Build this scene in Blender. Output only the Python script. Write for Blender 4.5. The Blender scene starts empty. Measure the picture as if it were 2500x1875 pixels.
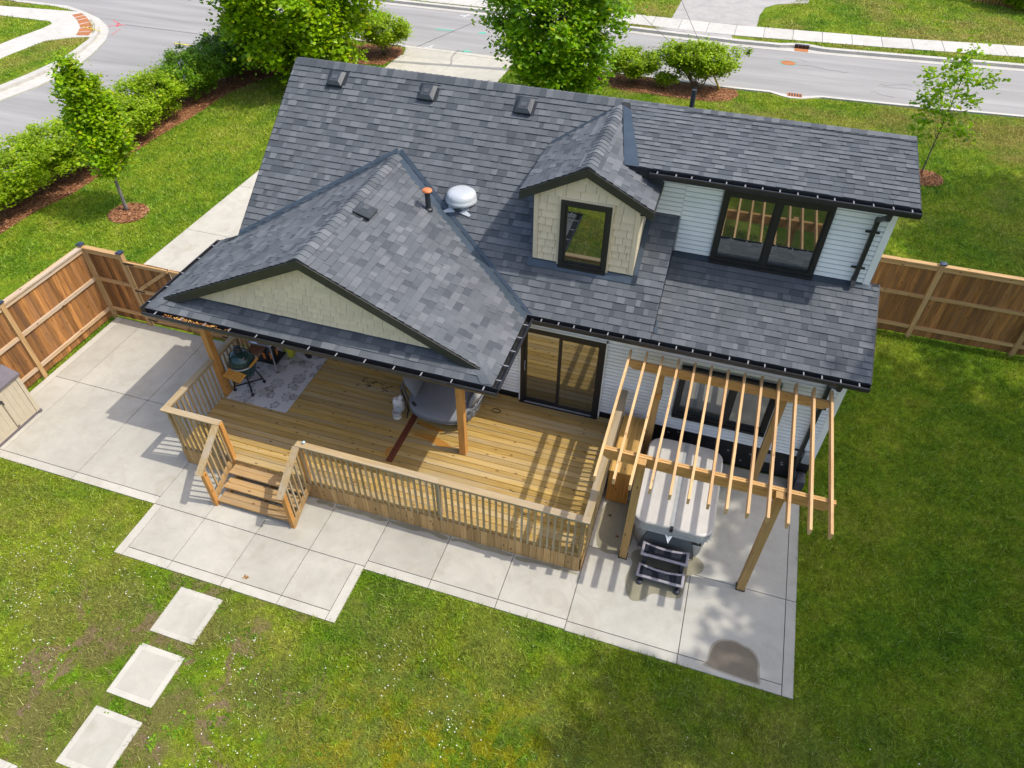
import bpy, bmesh, math, random
import numpy as np
from mathutils import Vector, Matrix

random.seed(11)
rng = np.random.default_rng(11)
SC = bpy.context.scene
COL = SC.collection
V = Vector

# ------------------------------------------------------------------ camera, sky, sun, exposure
def _cam():
    yaw, pitch, roll = math.radians(-17.54486), math.radians(43.8502), math.radians(0.39863)
    fw = V((math.sin(yaw)*math.cos(pitch), math.cos(yaw)*math.cos(pitch), -math.sin(pitch)))
    rt = V((math.cos(yaw), -math.sin(yaw), 0)); up = rt.cross(fw)
    r2 = rt*math.cos(roll)+up*math.sin(roll); u2 = up*math.cos(roll)-rt*math.sin(roll)
    cd = bpy.data.cameras.new('camera'); cd.sensor_width = 36.0; cd.lens = 1723.584/2500*36
    cd.clip_start = 0.1; cd.clip_end = 1500
    co = bpy.data.objects.new('camera', cd); COL.objects.link(co)
    M = Matrix(((r2.x, u2.x, -fw.x, 3.198), (r2.y, u2.y, -fw.y, -10.8412), (r2.z, u2.z, -fw.z, 11.8906), (0, 0, 0, 1)))
    co.matrix_world = M
    SC.camera = co
    return M
CAM = _cam()
CAMI = CAM.inverted()
def pix(p):                                   # where a point falls in the 2500x1875 frame (for sizes only)
    q = CAMI @ V(p)
    return 1250+1723.6*q.x/-q.z, 937.5-1723.6*q.y/-q.z, -q.z

SUN = V((-0.64, -0.09, -1.0)).normalized()
W = bpy.data.worlds.new('World'); SC.world = W; W.use_nodes = True
wn = W.node_tree
sky = wn.nodes.new('ShaderNodeTexSky'); sky.sky_type = 'NISHITA'; sky.sun_disc = False
sky.sun_elevation = math.asin(-SUN.z); sky.sun_rotation = math.atan2(-SUN.x, -SUN.y)
sky.air_density = 1.0; sky.dust_density = 3.5; sky.ozone_density = 1.0
wn.links.new(sky.outputs[0], wn.nodes['Background'].inputs[0])
wn.nodes['Background'].inputs[1].default_value = 0.15
sl = bpy.data.lights.new('sun', 'SUN'); sl.energy = 2.0; sl.angle = math.radians(0.5); sl.color = (1.0, 0.945, 0.85)
so = bpy.data.objects.new('sun', sl); COL.objects.link(so)
so.rotation_euler = SUN.to_track_quat('-Z', 'Y').to_euler(); so.location = (20, 3, 30)
SC.view_settings.view_transform = 'Standard'; SC.view_settings.look = 'None'
SC.view_settings.exposure = 0.86; SC.view_settings.gamma = 1.0; SC.view_settings.use_curve_mapping = False
SC.cycles.max_bounces = 8; SC.cycles.diffuse_bounces = 4; SC.cycles.glossy_bounces = 4
SC.cycles.transparent_max_bounces = 8
SC.cycles.use_denoising = True

# ------------------------------------------------------------------ material helpers
class Mt:
    def __init__(s, name, rough=0.7, spec=0.3, metal=0.0):
        s.m = bpy.data.materials.new(name); s.m.use_nodes = True; s.t = s.m.node_tree
        s.b = s.t.nodes['Principled BSDF']; s.out = s.t.nodes['Material Output']
        s.b.inputs['Roughness'].default_value = rough; s.b.inputs['Metallic'].default_value = metal
        s.b.inputs['Specular IOR Level'].default_value = spec
    def n(s, typ, **kw):
        x = s.t.nodes.new('ShaderNode'+typ)
        for k, v in kw.items(): setattr(x, k, v)
        return x
    def l(s, a, b): s.t.links.new(a, b)
    def put(s, sock, v):
        if isinstance(v, bpy.types.NodeSocket): s.l(v, sock)
        elif isinstance(v, (tuple, list)) and len(v) == 3 and sock.type == 'RGBA': sock.default_value = (*v, 1)
        else: sock.default_value = v
    def math(s, op, a, b=0.5, c=None, clamp=False):
        x = s.n('Math', operation=op, use_clamp=clamp); s.put(x.inputs[0], a); s.put(x.inputs[1], b)
        if c is not None: s.put(x.inputs[2], c)
        return x.outputs[0]
    def vmath(s, op, a, b):
        x = s.n('VectorMath', operation=op); s.put(x.inputs[0], a); s.put(x.inputs[1], b)
        return x.outputs['Value'] if op in ('DISTANCE', 'LENGTH', 'DOT_PRODUCT') else x.outputs[0]
    def pos(s): return s.n('NewGeometry').outputs['Position']
    def objc(s): return s.n('TexCoord').outputs['Object']
    def orand(s): return s.n('ObjectInfo').outputs['Random']
    def island(s): return s.n('NewGeometry').outputs['Random Per Island']
    def attr(s, name): return s.n('Attribute', attribute_name=name).outputs['Fac']
    def noise(s, vec, scale=5, detail=4, rough=0.55, dist=0.0):
        x = s.n('TexNoise'); s.put(x.inputs['Vector'], vec); s.put(x.inputs['Scale'], scale)
        x.inputs['Detail'].default_value = detail; x.inputs['Roughness'].default_value = rough
        x.inputs['Distortion'].default_value = dist
        return x.outputs['Fac']
    def vor(s, vec, scale=5, out='Distance', **kw):
        x = s.n('TexVoronoi', **kw); s.put(x.inputs['Vector'], vec); s.put(x.inputs['Scale'], scale)
        return x.outputs[out]
    def mapv(s, vec, scale=(1, 1, 1), loc=(0, 0, 0), rot=(0, 0, 0)):
        x = s.n('Mapping'); s.put(x.inputs['Vector'], vec); x.inputs['Scale'].default_value = scale
        s.put(x.inputs['Location'], loc); x.inputs['Rotation'].default_value = rot
        return x.outputs[0]
    def ramp(s, f, stops, mode='LINEAR'):
        x = s.n('ValToRGB'); x.color_ramp.interpolation = mode; e = x.color_ramp.elements
        while len(e) < len(stops): e.new(0.5)
        for i, (p, c) in enumerate(stops):
            e[i].position = p; e[i].color = (*c, 1) if not isinstance(c, (int, float)) else (c, c, c, 1)
        s.put(x.inputs[0], f); return x.outputs[0]
    def mix(s, f, a, b, blend='MIX'):
        x = s.n('Mix', data_type='RGBA', blend_type=blend, clamp_factor=True)
        s.put(x.inputs[0], f); s.put(x.inputs[6], a); s.put(x.inputs[7], b); return x.outputs[2]
    def val(s, col, v):                       # multiply a colour by a value
        x = s.n('HueSaturation'); s.put(x.inputs['Color'], col); s.put(x.inputs['Value'], v); return x.outputs[0]
    def mr(s, f, a, b, c=0.0, d=1.0):
        x = s.n('MapRange'); s.put(x.inputs[0], f)
        for i, v in enumerate((a, b, c, d)): x.inputs[i+1].default_value = v
        return x.outputs[0]
    def col(s, c): s.put(s.b.inputs['Base Color'], c); return s
    def bump(s, h, strength=0.3, dist=0.01):
        x = s.n('Bump'); x.inputs['Strength'].default_value = strength; x.inputs['Distance'].default_value = dist
        s.put(x.inputs['Height'], h); s.l(x.outputs[0], s.b.inputs['Normal']); return s

def plain(name, c, rough=0.6, spec=0.3, metal=0.0, var=0.12, scale=6.0):
    t = Mt(name, rough, spec, metal)
    f = t.mr(t.noise(t.pos(), scale, 5), 0.3, 0.7, 1-var, 1+var)
    t.col(t.val(c, f)); return t.m

def wood(name, axis, c_lo, c_hi, knot=(0.12, 0.055, 0.02), rough=0.7, rnd=0.22, grey=None, knots=0.9):
    t = Mt(name, rough, 0.25)
    sc = {'x': (0.9, 14, 14), 'y': (14, 0.9, 14), 'z': (14, 14, 0.9)}[axis]
    off = t.n('CombineXYZ'); r = t.orand()
    for i, k in enumerate((37.0, 61.0, 17.0)): t.put(off.inputs[i], t.math('MULTIPLY', r, k))
    v = t.mapv(t.objc(), sc, off.outputs[0])
    g = t.noise(v, 1.6, 6, 0.6, 0.6)
    c = t.ramp(g, [(0.28, c_lo), (0.5, tuple((a+b)/2 for a, b in zip(c_lo, c_hi))), (0.72, c_hi)])
    if grey:
        gm = t.noise(t.mapv(t.objc(), tuple(k*0.35 for k in sc), off.outputs[0]), 1.1, 4)
        c = t.mix(t.ramp(gm, [(0.42, 0.0), (0.68, 0.85)]), c, grey)
    kv = t.mapv(t.objc(), {'x': (3.2, 7, 7), 'y': (7, 3.2, 7), 'z': (7, 7, 3.2)}[axis], off.outputs[0])
    kd = t.vor(kv, 1.0)
    c = t.mix(t.math('MULTIPLY', t.ramp(kd, [(0.07, 1.0), (0.16, 0.0)]), knots), c, knot)
    c = t.val(c, t.mr(r, 0, 1, 1-rnd, 1+rnd))
    t.col(c).bump(g, 0.25, 0.004)
    return t.m

def concrete(name, c=(0.405, 0.388, 0.335), dark=0.86, rnd=0.05, rough=0.85):
    t = Mt(name, rough, 0.2); p = t.pos()
    a = t.noise(p, 0.55, 5, 0.6); b = t.noise(p, 3.1, 6, 0.65, 0.4); f = t.noise(p, 60, 3)
    k = t.math('ADD', t.mr(a, 0.3, 0.7, dark, 1.06), t.mr(b, 0.3, 0.7, -0.07, 0.07))
    k = t.math('MULTIPLY', k, t.mr(f, 0.25, 0.75, 0.95, 1.05))
    k = t.math('MULTIPLY', k, t.mr(t.orand(), 0, 1, 1-rnd, 1+rnd))
    st_ = t.ramp(t.noise(p, 1.35, 6, 0.7, 1.2), [(0.52, 0.0), (0.68, 0.38)])
    sp = t.ramp(t.vor(p, 2.3), [(0.0, 1.0), (0.018, 1.0), (0.03, 0.0)])
    cc = t.mix(t.math('MULTIPLY', sp, 0.6), t.mix(st_, t.val(c, k), tuple(q*f_ for q, f_ in zip(c, (0.72, 0.68, 0.58)))), (0.16, 0.13, 0.09))
    t.col(cc).bump(t.math('ADD', b, f), 0.12, 0.004)
    return t.m

MAT = {}
MAT['concrete'] = concrete('patio_concrete')
MAT['border'] = concrete('border_concrete', (0.435, 0.418, 0.365), 0.92)
MAT['pad'] = concrete('pad_concrete', (0.405, 0.39, 0.34), 0.84)
MAT['drive'] = concrete('driveway_concrete', (0.43, 0.41, 0.355), 0.93)
MAT['kerb'] = concrete('kerb_concrete', (0.455, 0.44, 0.405), 0.93)
MAT['wet'] = concrete('wet_concrete', (0.18, 0.15, 0.11), 0.7, 0.0, 0.55)
MAT['damp'] = concrete('drying_concrete', (0.27, 0.245, 0.195), 0.86, 0.0, 0.7)
MAT['algae'] = concrete('damp_concrete', (0.265, 0.245, 0.17), 0.7, 0.0, 0.7)
MAT['asphalt'] = (lambda t: (t.col(t.val((0.285, 0.28, 0.272), t.math('MULTIPLY', t.mr(t.noise(t.mapv(t.pos(), (0.12, 1.3, 1)), 0.9, 6, 0.65, 0.3), 0.3, 0.7, 0.80, 1.14), t.mr(t.noise(t.pos(), 45, 2), 0.3, 0.7, 0.94, 1.06)))), t.m)[1])(Mt('road_asphalt', 0.9, 0.2))
MAT['old_asphalt'] = (lambda t: (t.col(t.val((0.34, 0.325, 0.31), t.math('MULTIPLY', t.mr(t.noise(t.pos(), 1.2, 6, 0.7), 0.3, 0.7, 0.8, 1.15), t.mr(t.noise(t.pos(), 30, 2), 0.3, 0.7, 0.9, 1.1)))), t.m)[1])(Mt('old_asphalt', 0.9, 0.2))

def lawn_colour(t):
    p = t.pos()
    a = t.noise(p, 0.42, 4, 0.6, 0.5); b = t.noise(p, 1.9, 5, 0.65, 0.3); c = t.noise(p, 11, 4, 0.7)
    k = t.math('ADD', t.math('MULTIPLY', a, 0.5), t.math('ADD', t.math('MULTIPLY', b, 0.33), t.math('MULTIPLY', c, 0.17)))
    g = t.ramp(k, [(0.36, (0.075, 0.168, 0.010)), (0.46, (0.145, 0.25, 0.012)), (0.55, (0.225, 0.30, 0.018)), (0.66, (0.315, 0.325, 0.05))])
    g = t.val(g, t.math('MULTIPLY', t.mr(t.noise(p, 6.5, 5, 0.75, 0.4), 0.3, 0.7, 0.62, 1.36), t.mr(t.noise(p, 24, 3, 0.7), 0.3, 0.7, 0.75, 1.25)))
    sx = t.n('SeparateXYZ'); t.l(p, sx.inputs[0]); x, y = sx.outputs[0], sx.outputs[1]
    # front lawns are dry and straw coloured in patches
    dry = t.math('MULTIPLY', t.mr(y, 9, 15), t.ramp(t.noise(p, 0.23, 4, 0.65), [(0.45, 0.0), (0.62, 0.8)]))
    g = t.mix(dry, g, t.mix(c, (0.25, 0.225, 0.04), (0.36, 0.28, 0.10)))
    # moss yellow tufts in the back yard
    back = t.mr(y, -4.2, -5.4)
    ym = t.math('MULTIPLY', t.math('MULTIPLY', back, t.mr(t.vmath('DISTANCE', p, (1.3, -9.2, 0)), 4.2, 1.2)), t.ramp(t.noise(p, 2.6, 5, 0.7), [(0.47, 0.0), (0.56, 1.0)]))
    g = t.mix(ym, g, (0.34, 0.30, 0.008))
    # worn, thin turf and bare soil
    near = t.math('MAXIMUM', t.mr(t.vmath('DISTANCE', p, (-4.4, -8.6, 0)), 4.6, 1.2), t.math('MULTIPLY', back, 0.45))
    thin = t.math('MULTIPLY', near, t.ramp(t.noise(p, 0.9, 6, 0.7, 0.6), [(0.42, 0.0), (0.56, 0.9)]))
    g = t.mix(thin, g, t.mix(c, (0.16, 0.155, 0.04), (0.26, 0.225, 0.085)))
    soil = t.math('MULTIPLY', t.mr(t.vmath('DISTANCE', p, (-4.2, -8.8, 0)), 4.4, 2.0), t.ramp(t.noise(p, 1.15, 6, 0.68, 0.9), [(0.55, 0.0), (0.60, 0.9)]))
    return g, soil, c, p

def _lawn():
    t = Mt('lawn_ground', 0.95, 0.1)
    g, soil, c, p = lawn_colour(t)
    f = t.noise(p, 70, 3, 0.7)
    g = t.val(g, t.mr(f, 0.25, 0.75, 0.45, 1.05))
    s = t.mix(c, (0.17, 0.115, 0.07), (0.27, 0.19, 0.125))
    t.col(t.mix(soil, g, s)).bump(t.math('ADD', f, t.noise(p, 18, 4)), 0.9, 0.03)
    return t.m
MAT['lawn'] = _lawn()
def _blade():
    t = Mt('grass_blade', 0.6, 0.25)
    g, soil, c, p = lawn_colour(t)
    r = t.island()
    g = t.mix(t.ramp(r, [(0.86, 0.0), (1.0, 0.7)]), t.val(g, t.mr(r, 0, 1, 0.65, 1.75)), (0.50, 0.52, 0.20))
    g = t.mix(t.math('MULTIPLY', soil, 0.6), g, (0.24, 0.21, 0.075))
    t.col(g)
    tr = t.n('BsdfTranslucent'); t.l(g, tr.inputs[0])
    mx = t.n('MixShader'); mx.inputs[0].default_value = 0.3
    t.l(t.b.outputs[0], mx.inputs[1]); t.l(tr.outputs[0], mx.inputs[2]); t.l(mx.outputs[0], t.out.inputs[0])
    return t.m
MAT['blade'] = _blade()

def leafmat(name, lo, mid, hi):
    t = Mt(name, 0.45, 0.35); r = t.island()
    c = t.ramp(r, [(0.0, lo), (0.55, mid), (0.9, mid), (1.0, hi)])
    c = t.val(c, t.mr(t.noise(t.pos(), 1.7, 3), 0.32, 0.68, 0.66, 1.22))
    t.col(c)
    tr = t.n('BsdfTranslucent'); t.l(t.val(c, 1.5), tr.inputs[0])
    mx = t.n('MixShader'); mx.inputs[0].default_value = 0.45
    t.l(t.b.outputs[0], mx.inputs[1]); t.l(tr.outputs[0], mx.inputs[2]); t.l(mx.outputs[0], t.out.inputs[0])
    return t.m
MAT['maple'] = leafmat('maple_leaf', (0.14, 0.28, 0.003), (0.29, 0.45, 0.004), (0.50, 0.48, 0.012))
MAT['maple_dark'] = leafmat('maple_leaf_deep', (0.10, 0.245, 0.004), (0.215, 0.39, 0.005), (0.43, 0.45, 0.012))
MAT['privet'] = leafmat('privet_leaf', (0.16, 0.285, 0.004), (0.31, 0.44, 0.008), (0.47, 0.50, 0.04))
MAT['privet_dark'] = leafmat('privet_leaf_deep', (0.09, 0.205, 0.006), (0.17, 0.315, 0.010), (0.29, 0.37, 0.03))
MAT['shade'] = leafmat('shade_tree_leaf', (0.04, 0.10, 0.01), (0.07, 0.15, 0.012), (0.12, 0.19, 0.02))
MAT['bark'] = plain('tree_bark', (0.13, 0.105, 0.085), 0.9, 0.1, var=0.4, scale=18)
MAT['bark_grey'] = plain('young_bark', (0.17, 0.16, 0.145), 0.85, 0.1, var=0.35, scale=20)
MAT['stem'] = plain('shrub_stem', (0.20, 0.15, 0.10), 0.9, 0.1, var=0.4, scale=20)
def _mulch():
    t = Mt('bark_mulch', 0.95, 0.1); p = t.pos()
    n1 = t.vor(p, 22, 'Color'); b = t.n('RGBToBW'); t.l(n1, b.inputs[0])
    c = t.ramp(b.outputs[0], [(0.15, (0.10, 0.04, 0.02)), (0.5, (0.25, 0.105, 0.05)), (0.85, (0.38, 0.2, 0.11))])
    t.col(t.val(c, t.mr(t.noise(p, 2, 4), 0.3, 0.7, 0.8, 1.2))).bump(t.noise(p, 40, 4), 1.0, 0.03)
    return t.m
MAT['mulch'] = _mulch()
MAT['chip'] = (lambda t: (t.col(t.ramp(t.island(), [(0.0, (0.12, 0.045, 0.02)), (0.5, (0.30, 0.13, 0.06)), (0.9, (0.42, 0.22, 0.12)), (1.0, (0.5, 0.32, 0.2))])), t.m)[1])(Mt('mulch_chip', 0.9, 0.1))

def _shingle():
    t = Mt('asphalt_shingle', 0.85, 0.25); p = t.pos()
    tone = t.attr('tone')
    c = t.ramp(tone, [(0.0, (0.054, 0.062, 0.074)), (0.3, (0.084, 0.094, 0.106)), (0.6, (0.114, 0.124, 0.137)), (1.0, (0.165, 0.174, 0.186))])
    f = t.noise(p, 130, 2, 0.8); m = t.noise(p, 1.3, 4)
    t.col(t.val(c, t.math('MULTIPLY', t.mr(f, 0.25, 0.75, 0.8, 1.2), t.mr(m, 0.3, 0.7, 0.9, 1.1)))).bump(f, 0.3, 0.004)
    return t.m
MAT['shingle'] = _shingle()
MAT['underlay'] = plain('roof_underlay', (0.035, 0.036, 0.04), 0.9, 0.1)
MAT['valley'] = plain('valley_metal', (0.045, 0.065, 0.088), 0.42, 0.5, 0.25, 0.15, 3)
MAT['black'] = plain('black_trim', (0.018, 0.018, 0.019), 0.45, 0.4, var=0.2)
MAT['fascia'] = plain('dark_fascia', (0.03, 0.03, 0.027), 0.4, 0.45, var=0.2)
MAT['gutter'] = plain('black_gutter', (0.022, 0.022, 0.024), 0.35, 0.5, var=0.2)
MAT['clip'] = plain('gutter_clip', (0.30, 0.31, 0.33), 0.45, 0.5, 0.3, 0.15)
def _lapped(name, c, rnd=0.03):
    t = Mt(name, 0.5, 0.35)
    k = t.math('MULTIPLY', t.mr(t.noise(t.pos(), 2.2, 5), 0.3, 0.7, 0.95, 1.04), t.mr(t.orand(), 0, 1, 1-rnd, 1+rnd))
    t.col(t.val(c, k)); return t.m
MAT['siding'] = _lapped('white_vinyl_siding', (0.84, 0.85, 0.86))
MAT['trim'] = _lapped('white_corner_trim', (0.80, 0.80, 0.79))
def _shake():
    t = Mt('beige_shake', 0.75, 0.25)
    g = t.noise(t.mapv(t.pos(), (40, 40, 3)), 1.0, 4)
    k = t.math('MULTIPLY', t.mr(g, 0.3, 0.7, 0.93, 1.05), t.mr(t.orand(), 0, 1, 0.93, 1.05))
    t.col(t.val((0.68, 0.565, 0.40), k)).bump(g, 0.2, 0.004); return t.m
MAT['shake'] = _shake()
MAT['shake_back'] = plain('shake_shadow_line', (0.27, 0.24, 0.18), 0.8, 0.1)
def _glass():
    t = Mt('window_glass', 0.08, 0.5)
    t.col((0.018, 0.022, 0.024))
    gl = t.n('BsdfGlossy'); gl.inputs['Color'].default_value = (0.80, 0.84, 0.82, 1); gl.inputs['Roughness'].default_value = 0.004
    mx = t.n('MixShader'); lw = t.n('LayerWeight'); lw.inputs[0].default_value = 0.35
    t.l(t.math('ADD', t.math('MULTIPLY', lw.outputs['Fresnel'], 0.6), 0.30), mx.inputs[0])
    t.l(t.b.outputs[0], mx.inputs[1]); t.l(gl.outputs[0], mx.inputs[2]); t.l(mx.outputs[0], t.out.inputs[0])
    return t.m
MAT['glass'] = _glass()
MAT['foundation'] = plain('black_foundation_coating', (0.012, 0.013, 0.015), 0.5, 0.4, var=0.5, scale=9)

GOLD_LO, GOLD_HI = (0.285, 0.17, 0.038), (0.465, 0.315, 0.095)
MAT['deck'] = wood('deck_board', 'x', GOLD_LO, GOLD_HI, rnd=0.20, grey=(0.36, 0.29, 0.175))
MAT['deck_y'] = wood('deck_board_cross', 'y', GOLD_LO, GOLD_HI, rnd=0.12)
MAT['redboard_shaded'] = wood('red_board_shaded', 'y', (0.085, 0.022, 0.010), (0.15, 0.045, 0.02), rnd=0.05, knots=0.2)  # reddish board with the porch shade put into its dark tone
MAT['stain'] = wood('orange_wood_stain', 'x', (0.30, 0.13, 0.02), (0.44, 0.21, 0.04), rnd=0.05)
MAT['skirt'] = wood('skirt_board', 'z', (0.34, 0.195, 0.07), (0.50, 0.325, 0.145), rnd=0.25)
MAT['rail_x'] = wood('rail_cap_x', 'x', (0.28, 0.195, 0.095), (0.42, 0.32, 0.18), rnd=0.10, grey=(0.36, 0.31, 0.235), knots=0.4)
MAT['rail_y'] = wood('rail_cap_y', 'y', (0.28, 0.19, 0.085), (0.44, 0.33, 0.17), rnd=0.10, grey=(0.36, 0.31, 0.235), knots=0.4)
MAT['baluster'] = wood('baluster_wood', 'z', (0.29, 0.195, 0.08), (0.44, 0.32, 0.16), rnd=0.2, grey=(0.33, 0.285, 0.21), knots=0.3)
MAT['tread'] = wood('tread_wood', 'x', (0.28, 0.16, 0.06), (0.45, 0.29, 0.12), rnd=0.18, grey=(0.33, 0.25, 0.15))
MAT['post'] = wood('cedar_post', 'z', (0.40, 0.18, 0.045), (0.56, 0.29, 0.085), rnd=0.06)
MAT['pergola_y'] = wood('pergola_rafter', 'y', (0.50, 0.29, 0.125), (0.66, 0.44, 0.225), rnd=0.10, knots=0.5)
MAT['pergola_x'] = wood('pergola_beam', 'x', (0.40, 0.225, 0.075), (0.58, 0.36, 0.15), rnd=0.06, knots=0.4)
MAT['pergola_z'] = wood('pergola_post', 'z', (0.33, 0.19, 0.065), (0.47, 0.29, 0.115), rnd=0.08)
MAT['fence'] = wood('fence_board', 'z', (0.15, 0.062, 0.022), (0.46, 0.215, 0.062), rnd=0.38, grey=(0.16, 0.085, 0.042))
MAT['fence_y'] = wood('fence_rail_y', 'y', (0.38, 0.24, 0.12), (0.56, 0.40, 0.235), rnd=0.10, grey=(0.46, 0.40, 0.33))
MAT['fence_x'] = wood('fence_rail_x', 'x', (0.36, 0.21, 0.085), (0.52, 0.34, 0.16), rnd=0.10)
MAT['fence_post'] = wood('fence_post', 'z', (0.33, 0.20, 0.085), (0.50, 0.33, 0.155), rnd=0.10)

# ------------------------------------------------------------------ object helpers
WM = {}
def link(o, parent=None, M=None):
    COL.objects.link(o); M = M or Matrix()
    if parent is not None:
        o.parent = parent; o.matrix_local = WM[parent.name].inverted() @ M
    else:
        o.matrix_world = M
    WM[o.name] = M.copy()
    return o
def tag(o, label=None, cat=None, group=None, kind=None):
    for k, v in (('label', label), ('category', cat), ('group', group), ('kind', kind)):
        if v: o[k] = v
    return o
def thing(name, label, cat, loc=(0, 0, 0), group=None):
    o = bpy.data.objects.new(name, None); o.empty_display_size = 0.2
    link(o, None, Matrix.Translation(loc)); return tag(o, label, cat, group)
def newmesh(name, verts, faces, mat, smooth=False, tones=None):
    me = bpy.data.meshes.new(name); me.from_pydata([tuple(v) for v in verts], [], faces)
    if mat: me.materials.append(MAT[mat] if isinstance(mat, str) else mat)
    if smooth: me.polygons.foreach_set('use_smooth', [True]*len(me.polygons))
    if tones is not None:
        a = me.attributes.new('tone', 'FLOAT', 'FACE'); a.data.foreach_set('value', tones)
    return me
def inst(name, me, parent=None, M=None): return link(bpy.data.objects.new(name, me), parent, M)

class B:
    """collects shapes for ONE mesh object"""
    def __init__(s): s.v = []; s.f = []
    def add(s, vs, fs):
        k = len(s.v); s.v += [tuple(v) for v in vs]; s.f += [tuple(i+k for i in f) for f in fs]; return s
    def box(s, x0, x1, y0, y1, z0, z1):
        return s.add([(x0, y0, z0), (x1, y0, z0), (x1, y1, z0), (x0, y1, z0), (x0, y0, z1), (x1, y0, z1), (x1, y1, z1), (x0, y1, z1)],
                     [(0, 3, 2, 1), (4, 5, 6, 7), (0, 1, 5, 4), (1, 2, 6, 5), (2, 3, 7, 6), (3, 0, 4, 7)])
    def beam(s, p, q, w, h, up=(0, 0, 1)):    # bar from p to q, w across, h along up
        p, q = V(p), V(q); d = (q-p).normalized(); u = V(up); a = d.cross(u)
        if a.length < 1e-4: a = d.cross(V((1, 0, 0)))
        a.normalize(); u = a.cross(d); a *= w/2; u *= h/2
        vs = [e+i*a+j*u for e in (p, q) for i, j in ((-1, -1), (1, -1), (1, 1), (-1, 1))]
        return s.add(vs, [(0, 1, 2, 3), (7, 6, 5, 4), (0, 4, 5, 1), (1, 5, 6, 2), (2, 6, 7, 3), (3, 7, 4, 0)])
    def tube(s, pts, rad, n=8, cap=True):
        pts = [V(p) for p in pts]; rad = [rad]*len(pts) if isinstance(rad, (int, float)) else rad
        k = len(s.v); ref = V((0.3, 0.9, 0.2)); fs = []
        for i, p in enumerate(pts):
            d = (pts[min(i+1, len(pts)-1)]-pts[max(i-1, 0)]).normalized()
            a = d.cross(ref)
            if a.length < 0.05: a = d.cross(V((1, 0, 0)))
            a.normalize(); b = d.cross(a)
            s.v += [tuple(p+rad[i]*(math.cos(2*math.pi*j/n)*a+math.sin(2*math.pi*j/n)*b)) for j in range(n)]
        for i in range(len(pts)-1):
            for j in range(n):
                j2 = (j+1) % n; fs.append((k+i*n+j, k+i*n+j2, k+(i+1)*n+j2, k+(i+1)*n+j))
        if cap: fs += [tuple(k+j for j in range(n))[::-1], tuple(k+(len(pts)-1)*n+j for j in range(n))]
        s.f += fs; return s
    def lathe(s, prof, c=(0, 0, 0), n=24, sx=1.0, sy=1.0):   # prof: (r, z) from bottom to top
        k = len(s.v)
        for r, z in prof:
            s.v += [(c[0]+sx*r*math.cos(2*math.pi*j/n), c[1]+sy*r*math.sin(2*math.pi*j/n), c[2]+z) for j in range(n)]
        for i in range(len(prof)-1):
            for j in range(n):
                j2 = (j+1) % n; s.f.append((k+i*n+j, k+i*n+j2, k+(i+1)*n+j2, k+(i+1)*n+j))
        s.f.append(tuple(k+j for j in range(n))[::-1]); s.f.append(tuple(k+(len(prof)-1)*n+j for j in range(n)))
        return s
    def prism(s, poly, z0, z1):               # plan polygon (ccw), bottom and top
        n = len(poly); k = [(x, y, z0) for x, y in poly]+[(x, y, z1) for x, y in poly]
        return s.add(k, [tuple(range(n))[::-1], tuple(range(n, 2*n))]+[(i, (i+1) % n, n+(i+1) % n, n+i) for i in range(n)])
    def slab3(s, pts, th):                    # planar polygon pushed down by th along -z
        n = len(pts); k = [tuple(p) for p in pts]+[(p[0], p[1], p[2]-th) for p in pts]
        return s.add(k, [tuple(range(n)), tuple(range(n, 2*n))[::-1]]+[(n+i, n+(i+1) % n, (i+1) % n, i) for i in range(n)])
    def mesh(s, name, mat, smooth=False): return newmesh(name, s.v, s.f, mat, smooth)
    def obj(s, name, mat, parent=None, smooth=False, M=None): return inst(name, s.mesh(name, mat, smooth), parent, M)

def bevel(o, w, seg=2):
    bm = bmesh.new(); bm.from_mesh(o.data)
    bmesh.ops.bevel(bm, geom=bm.edges[:]+bm.verts[:], offset=w, segments=seg, affect='EDGES', profile=0.5, clamp_overlap=True)
    bm.to_mesh(o.data); bm.free(); o.data.polygons.foreach_set('use_smooth', [True]*len(o.data.polygons))
    return o

def npmesh(name, verts, tris, mat, parent=None, kind=None):
    me = bpy.data.meshes.new(name); nv, nt = len(verts), len(tris)
    me.vertices.add(nv); me.vertices.foreach_set('co', np.asarray(verts, np.float32).ravel())
    me.loops.add(nt*3); me.loops.foreach_set('vertex_index', np.asarray(tris, np.int32).ravel())
    me.polygons.add(nt); me.polygons.foreach_set('loop_start', np.arange(0, nt*3, 3, dtype=np.int32))
    me.polygons.foreach_set('loop_total', np.full(nt, 3, np.int32))
    me.materials.append(MAT[mat]); me.update(calc_edges=True); me.validate()
    return tag(inst(name, me, parent), kind=kind)

# ================================================================== the ground
def structure(o): return tag(o, kind='structure')
ROADZ, LAWNZ = -0.15, -0.03
structure(B().add([(-400, -400, -0.19), (400, -400, -0.19), (400, 500, -0.19), (-400, 500, -0.19)], [(0, 1, 2, 3)]).obj('ground', 'lawn'))
NEAR = [(-80, 22.1), (-26, 22.1), (-8, 22.0), (3, 21.75), (9.4, 22.1), (14.4, 22.48), (40, 24.4), (120, 30)]
FAR = [(-120, 28.0), (-40, 28.0), (-9.7, 27.97), (2.6, 27.38), (7.1, 27.57), (15.4, 28.2), (40, 30.1), (120, 36)]
def lerp(line, x):
    xs, ys = zip(*line); return float(np.interp(x, xs, ys))
xs = sorted({p[0] for p in NEAR}|{p[0] for p in FAR}|{-20.3, -33.0})
rd = B()
for a, b in zip(xs[:-1], xs[1:]):
    rd.add([(a, lerp(NEAR, a)-0.2, ROADZ), (b, lerp(NEAR, b)-0.2, ROADZ), (b, lerp(FAR, b)+0.2, ROADZ), (a, lerp(FAR, a)+0.2, ROADZ)], [(0, 1, 2, 3)])
road = structure(rd.obj('road', 'asphalt'))
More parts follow.
